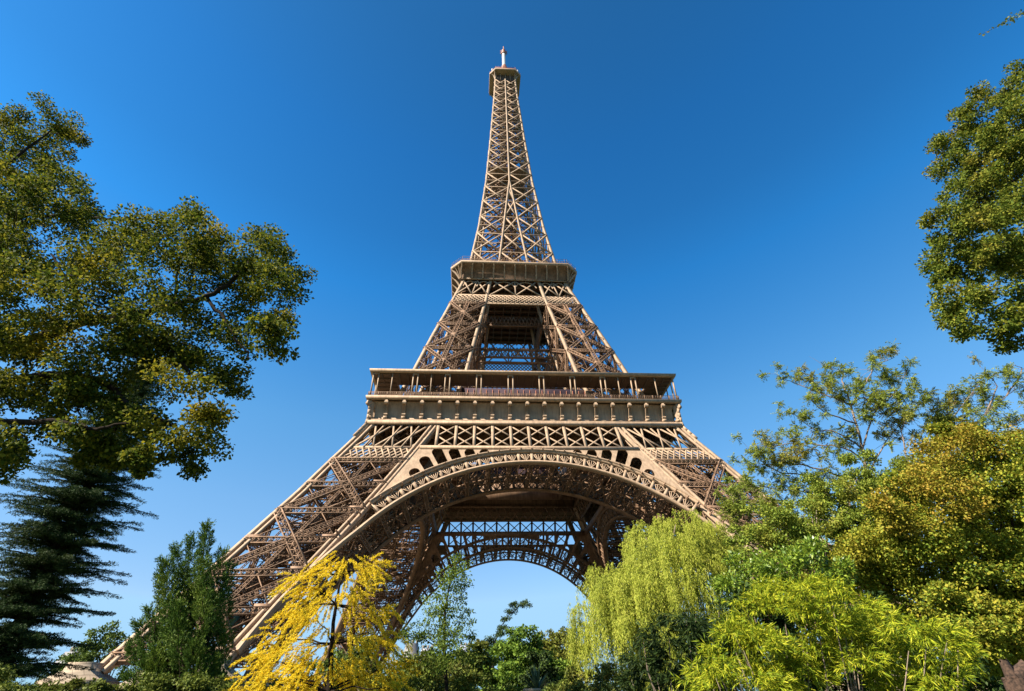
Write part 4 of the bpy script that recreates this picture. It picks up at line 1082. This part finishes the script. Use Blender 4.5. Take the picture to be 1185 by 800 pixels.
lm = leafmat('shrub_bright', [(.09, .17, .015), (.18, .28, .022), (.30, .38, .035)], None, trans=.3, rough=.4, spec=.5)
blob_tree('privet_shrub', 'bright green rounded shrub above the bamboo and right of the willow', 'shrub', [(868, 650, 22), (900, 655, 26), (930, 665, 26), (960, 668, 24), (850, 680, 20), (875, 685, 24), (915, 640, 18), (945, 645, 18)], 14.0, (900, 850), lm, M_BARK, (.11, .05), 43, 1.6, .25, .8, trunk_r=.08, out=.9)
lm = leafmat('hedge_tree_leaves', [(.12, .19, .025), (.22, .29, .04), (.35, .38, .05)], (.38, .29, .05), .4, (.5, .66), .3)
blob_tree('hazel_tree', 'olive green leafy tree between the acacia and the rusty bush', 'tree', [(900, 610, 26), (940, 600, 34), (975, 590, 34), (1010, 570, 30), (880, 635, 22), (960, 640, 34), (920, 650, 30), (1000, 620, 34), (985, 560, 22), (945, 565, 20), (870, 600, 16, None, .9, .6), (850, 615, 14, None, .9, .6), (1000, 545, 24), (1030, 550, 26), (960, 600, 34), (920, 620, 30), (1020, 610, 34), (1045, 590, 30), (980, 650, 34), (900, 660, 26)], 21.0, (960, 850), lm, M_BARKP, (.10, .068), 44, 1.5, .4, droop=.2)

# --- sapling and the trees seen through the arch
def sapling():
    rng = np.random.default_rng(51); D = 21.0; L = MB(); base = at(518, 850, D); base[2] = GZ
    tr = [base, at(517, 800, D), at(514, 750, D), at(515, 705, D), at(523, 665, D), at(536, 640, D)]
    L.tube(tr, [.09, .07, .055, .04, .02, .008], 7)
    B = [(530, 650, 9), (520, 668, 11), (537, 662, 8), (508, 690, 11), (525, 685, 11), (540, 682, 8), (497, 705, 9), (515, 712, 13), (532, 705, 11), (542, 715, 7), (490, 725, 10), (507, 735, 14), (530, 735, 12), (545, 735, 6), (475, 738, 10), (487, 742, 9), (520, 757, 14), (500, 760, 12), (538, 757, 9), (466, 735, 7)]
    bl = px_blobs([(b[0], b[1], b[2]*1.5, None, .8) for b in B] + [(516, 680, 12, None, 1.), (512, 715, 14, None, 1.), (514, 745, 16, None, 1.), (512, 770, 16, None, 1.), (525, 660, 10, None, 1.), (525, 725, 14, None, 1.)], D, rng, .7)
    crown, cl = blobs_to_crown(rng, bl, .09, .055, .42, .22, .6, .15, .1, .5)
    for b in bl[:20]: limb(L, tr[int(np.argmin([abs(q[2]-b[0][2]+.35) for q in tr]))], b[0], .018, .005, rng, .03, 5, 4)
    mt = leafmat('sapling_leaves', [(.08, .13, .022), (.14, .21, .03), (.24, .31, .04)], None, trans=.35)
    tree('young_tree', 'slender young tree with layered thin leaves standing under the arch', 'tree', base, mt, M_BARK, crown, L)
    rng = np.random.default_rng(52); D = 52.0; L = MB(); base = at(572, 850, D); base[2] = GZ
    tr = [base, at(570, 780, D), at(572, 745, D), at(580, 725, D), at(588, 712, D), at(600, 703, D), at(613, 699, D)]
    L.tube(tr, [.12, .09, .06, .04, .025, .015, .006], 7)
    bl = px_blobs([(x, y, r, None, .6) for x, y, r in ((572, 740, 8), (566, 745, 6), (580, 728, 7), (586, 716, 6), (592, 708, 6), (601, 703, 7), (610, 699, 6), (578, 735, 6), (595, 700, 4), (588, 730, 5))], D, rng, .4)
    crown, cl = blobs_to_crown(rng, bl, .17, .09, .7, .4, .6, .1, .1, .5)
    mt = leafmat('leaning_tree_leaves', [(.03, .06, .025), (.06, .10, .035), (.10, .14, .04)], None, trans=.25)
    tree('leaning_tree', 'thin dark tree whose crooked tip leans right above the round bush', 'tree', base, mt, M_BARK, crown, L)
sapling()
dk = leafmat('round_tree_leaves', [(.07, .13, .018), (.14, .23, .03), (.24, .34, .04)], None, trans=.25)
blob_tree('round_tree', 'rounded dense green tree in the middle under the arch', 'tree', [(600, 745, 17), (585, 755, 16), (618, 752, 15), (575, 772, 20), (600, 772, 24), (628, 772, 18), (562, 790, 20), (590, 795, 24), (618, 797, 20), (640, 790, 14), (635, 765, 10), (610, 740, 14), (590, 742, 13), (645, 775, 14), (610, 785, 24), (585, 780, 20)], 42.0, (600, 850), dk, M_BARK, (.20, .14), 53, 2.0, .5, .5, hollow=.65)
dk2 = leafmat('dark_tree_leaves', [(.018, .035, .010), (.035, .06, .014), (.10, .15, .03)], None, trans=.2)
blob_tree('dark_tree', 'small dark layered tree at the right side of the round tree', 'tree', [(624, 758, 10), (620, 772, 13), (633, 772, 12), (614, 786, 14), (632, 788, 14), (645, 795, 12), (625, 800, 14)], 34.0, (626, 850), dk2, M_BARK, (.16, .10), 54, 2.0, .4, .45)
ol = leafmat('olive_tree_leaves', [(.10, .13, .02), (.18, .20, .03), (.27, .25, .045)], (.20, .14, .03), .2, (.5, .65), .25)
blob_tree('park_tree', 'olive brown park tree behind the willow edge', 'tree', [(655, 742, 13), (662, 757, 14), (648, 765, 14), (668, 775, 16), (655, 785, 16), (645, 800, 15), (640, 750, 9), (672, 750, 10)], 60.0, (658, 850), ol, M_BARK, (.3, .2), 55, 1.4, .8, .6)
blob_tree('park_tree', 'greyish far tree top just left of the willow edge', 'tree', [(634, 738, 9), (645, 742, 8), (626, 746, 9), (638, 752, 12), (655, 735, 8)], 85.0, (636, 850), ol, M_BARK, (.35, .25), 56, 1.3, .9, .6)
md = leafmat('shrub_row_leaves', [(.06, .09, .015), (.11, .15, .022), (.19, .22, .035)], (.16, .14, .03), .35, (.5, .65), .25)
for k, (B, D, lab) in enumerate([
        ([(470, 775, 16), (490, 770, 16), (480, 795, 20), (455, 790, 14), (500, 790, 18)], 24.0, 'dull green shrub between the golden larch and the young tree'),
        ([(520, 790, 18), (540, 785, 16), (535, 800, 18), (510, 800, 15)], 30.0, 'dark green shrub at the foot of the young tree'),
        ([(545, 762, 13), (556, 755, 11), (560, 772, 13), (540, 772, 12), (550, 790, 16), (530, 765, 9)], 38.0, 'olive shrub left of the round tree'),
        ([(410, 765, 16), (425, 752, 11), (395, 790, 14), (435, 780, 16)], 30.0, 'green shrub showing through the golden larch'),
        ([(95, 803, 16), (140, 803, 12), (118, 800, 9)], 24.0, 'dark green shrub at the foot of the conifer tips'),
        ([(20, 806, 22), (55, 804, 18), (85, 800, 12), (-20, 800, 30)], 15.0, 'low olive shrub under the dark cedar'),
        ([(690, 795, 18), (670, 800, 14), (705, 785, 14)], 16.0, 'leafy yellow-green shrub at the foot of the willow'),
        ([(460, 803, 20), (500, 805, 22), (540, 806, 20), (575, 805, 18), (600, 812, 14)], 22.0, 'low green hedge shrub along the bottom edge under the young tree'),
        ([(650, 803, 16), (680, 806, 18), (720, 803, 22), (755, 800, 24), (660, 785, 12)], 22.0, 'low green shrub along the bottom edge before the willow'),
        ([(310, 806, 20), (350, 806, 22), (400, 806, 22), (440, 804, 20)], 24.0, 'low green shrub behind the foot of the golden larch'),
        ([(175, 800, 18), (205, 792, 18), (240, 796, 18), (262, 804, 14), (220, 806, 20)], 25.0, 'low dark green shrub at the foot of the conifer trunk')]):
    blob_tree('garden_shrub', lab, 'shrub', B, D, (B[0][0], 850), md, M_BARK, (.0052*D, .0034*D), 60+k, 1.5, .016*D, .6, dz=.6, trunk_r=.05, group='garden shrubs along the bottom')
fg = leafmat('far_tree_leaves', [(.05, .09, .018), (.09, .14, .025), (.15, .21, .035)], None, trans=.2)
blob_tree('park_tree', 'round green park tree at the far left behind the masonry foot', 'tree', [(122, 735, 16), (108, 745, 14), (138, 742, 14), (100, 760, 14), (120, 760, 20), (145, 758, 12), (95, 775, 14), (130, 780, 20), (85, 765, 8)], 130.0, (120, 850), fg, M_BARK, (.55, .4), 71, 1.5, 1.4, .6, dz=4, trunk_r=.5)
for k, (x, y, r, D, lab) in enumerate([(612, 760, 18, 75, 'green park tree right behind the round tree'), (655, 768, 18, 78, 'green park tree behind the olive brown tree'), (565, 765, 16, 72, 'green park tree behind the olive shrub left of the round tree'), (500, 775, 16, 70, 'green park tree behind the shrub row left of the young tree'), (535, 772, 14, 74, 'green park tree behind the foot of the young tree'), (470, 770, 14, 150, 'distant green tree left of the young tree under the arch'), (500, 768, 12, 170, 'distant green tree behind the young tree'), (548, 765, 12, 190, 'distant green tree left of the leaning tree'),
        (520, 765, 12, 160, 'distant dark tree right behind the young tree'), (395, 765, 14, 150, 'distant tree behind the golden larch trunk'), (70, 775, 14, 150, 'distant tree beside the far grey roof'), (740, 775, 16, 150, 'distant tree hidden mostly behind the willow'), (350, 770, 14, 160, 'distant tree behind the left side of the golden larch')]):
    blob_tree('park_tree', lab, 'tree', [(x, y, r), (x-r*.8, y+r*.6, r*.8), (x+r*.8, y+r*.6, r*.8), (x, y+r, r)], float(D), (x, 850), fg, M_BARK, (.0045*D+.02, .003*D+.02), 80+k, 1.6, .011*D, .6, dz=3, trunk_r=.4, group='park trees beyond the tower')
# agave-like plant and the brick gate pillar in the middle foreground
def yucca():
    rng = np.random.default_rng(91); D = 17.0; c = at(622, 800, D); m = MB(); L = MB(); base = c.copy(); base[2] = GZ
    L.tube([base, c-[0, 0, .1]], [.09, .07], 7)
    for _ in range(46):
        a = rng.uniform(0, 2*PI); e = rng.uniform(.3, 1.4); d = np.array([math.cos(a)*math.cos(e), math.sin(a)*math.cos(e), math.sin(e)]); ln = rng.uniform(.5, .85)
        sd = nrm(np.cross(d, [0, 0, 1.0])); p1 = c + d*ln*.55; p2 = c + d*ln + np.array([0, 0, -.12*ln])
        m.add([c-sd*.02, c+sd*.02, p1+sd*.03, p1-sd*.03, p2], [[0, 1, 2, 3], [3, 2, 4, 4]])
    mt = leafmat('yucca_blades', [(.05, .09, .05), (.09, .14, .08)], None, trans=.15)
    t = empty('yucca', 'spiky blue-green yucca in front of the dark layered tree', 'plant', base)
    for o in (L.build('stem', M_BARK, t), m.build('blades', mt, t)): o.location = -Vector(base)
yucca()
def gate_wall():
    D = 14.0; a = at(592, 797, D); b = at(631, 797, D); top = min(a[2], b[2])
    t = empty('brick_wall', 'short red brick wall with a pale stone coping at bottom centre', 'wall', ((a[0]+b[0])/2, a[1], GZ))
    m = MB(); m.box((a[0], a[1], GZ), (b[0], a[1]+.35, top-.05)); o = m.build('wall_body', solid('red_brick', (.27, .10, .06), .9, .35, 12.), t); o.location = -Vector(t.location)
    m = MB(); m.box((a[0]+.3, a[1]-.05, top-.05), (b[0]-.1, a[1]+.4, top+.01)); o = m.build('coping', M_STONE, t); o.location = -Vector(t.location)
gate_wall()
# far buildings
def building(px0, px1, ptop, D, label, roofc, hip=.25):
    a = at(px0, ptop, D); b = at(px1, ptop, D); H = a[2]-GZ; W = b[0]-a[0]; x0, y0 = a[0], a[1]; dp = 14.0; rh = H*.22
    t = empty('apartment_building', label, 'building', (x0+W/2, y0+dp/2, GZ), 'distant buildings')
    wl_ = solid('pale_facade', (.15, .135, .115), .9, .1, .2); rf_ = solid('roof_'+str(px0), roofc, .6, .2, .3)
    def fix(o): o.location = -Vector(t.location); return o
    m = MB(); m.box((x0, y0, GZ), (x0+W, y0+dp, GZ+H-rh)); fix(m.build('wall', wl_, t))
    m = MB(); e = .4
    m.loft([[(x0-e, y0-e, GZ+H-rh), (x0+W+e, y0-e, GZ+H-rh), (x0+W+e, y0+dp+e, GZ+H-rh), (x0-e, y0+dp+e, GZ+H-rh)], [(x0+W*hip*.4, y0+2.5, GZ+H-.6), (x0+W*(1-hip*.4), y0+2.5, GZ+H-.6), (x0+W*(1-hip*.4), y0+dp-2.5, GZ+H-.6), (x0+W*hip*.4, y0+dp-2.5, GZ+H-.6)]], True, (True, True))
    r = fix(m.build('roof', rf_, t))
    for u in (.2, .55, .85):
        m = MB(); m.box((x0+W*u-.8, y0+5, GZ+H-1.2), (x0+W*u+.8, y0+6.6, GZ+H+1.6)); m.build('chimney', wl_, r)
    nw = max(3, int(W/3.2)); gl = solid('window_glass_dark', (.05, .06, .07), .2, .2, .5)
    nf = max(3, int((H-rh)/3.4))
    for k in range(nw):
        for f in range(max(0, nf-3), nf):
            cx = x0 + W*(k+.5)/nw; cz = GZ + (H-rh)*(f+.5)/nf
            m = MB(); m.box((cx-.6, y0-.06, cz-1.0), (cx+.6, y0+.02, cz+1.0)); fix(m.build('window', gl, t))
building(468, 484, 743, 380.0, 'distant pale apartment block with a light roof left of the young tree', (.15, .14, .14))
building(486, 502, 749, 420.0, 'distant low block with a grey roof right behind the young tree trunk', (.22, .22, .24))
building(531, 545, 746, 430.0, 'distant grey-roofed block left of the leaning tree', (.25, .27, .32))
building(70, 92, 752, 260.0, 'distant dark grey roofed house between the cedar and the far round tree', (.13, .13, .14))
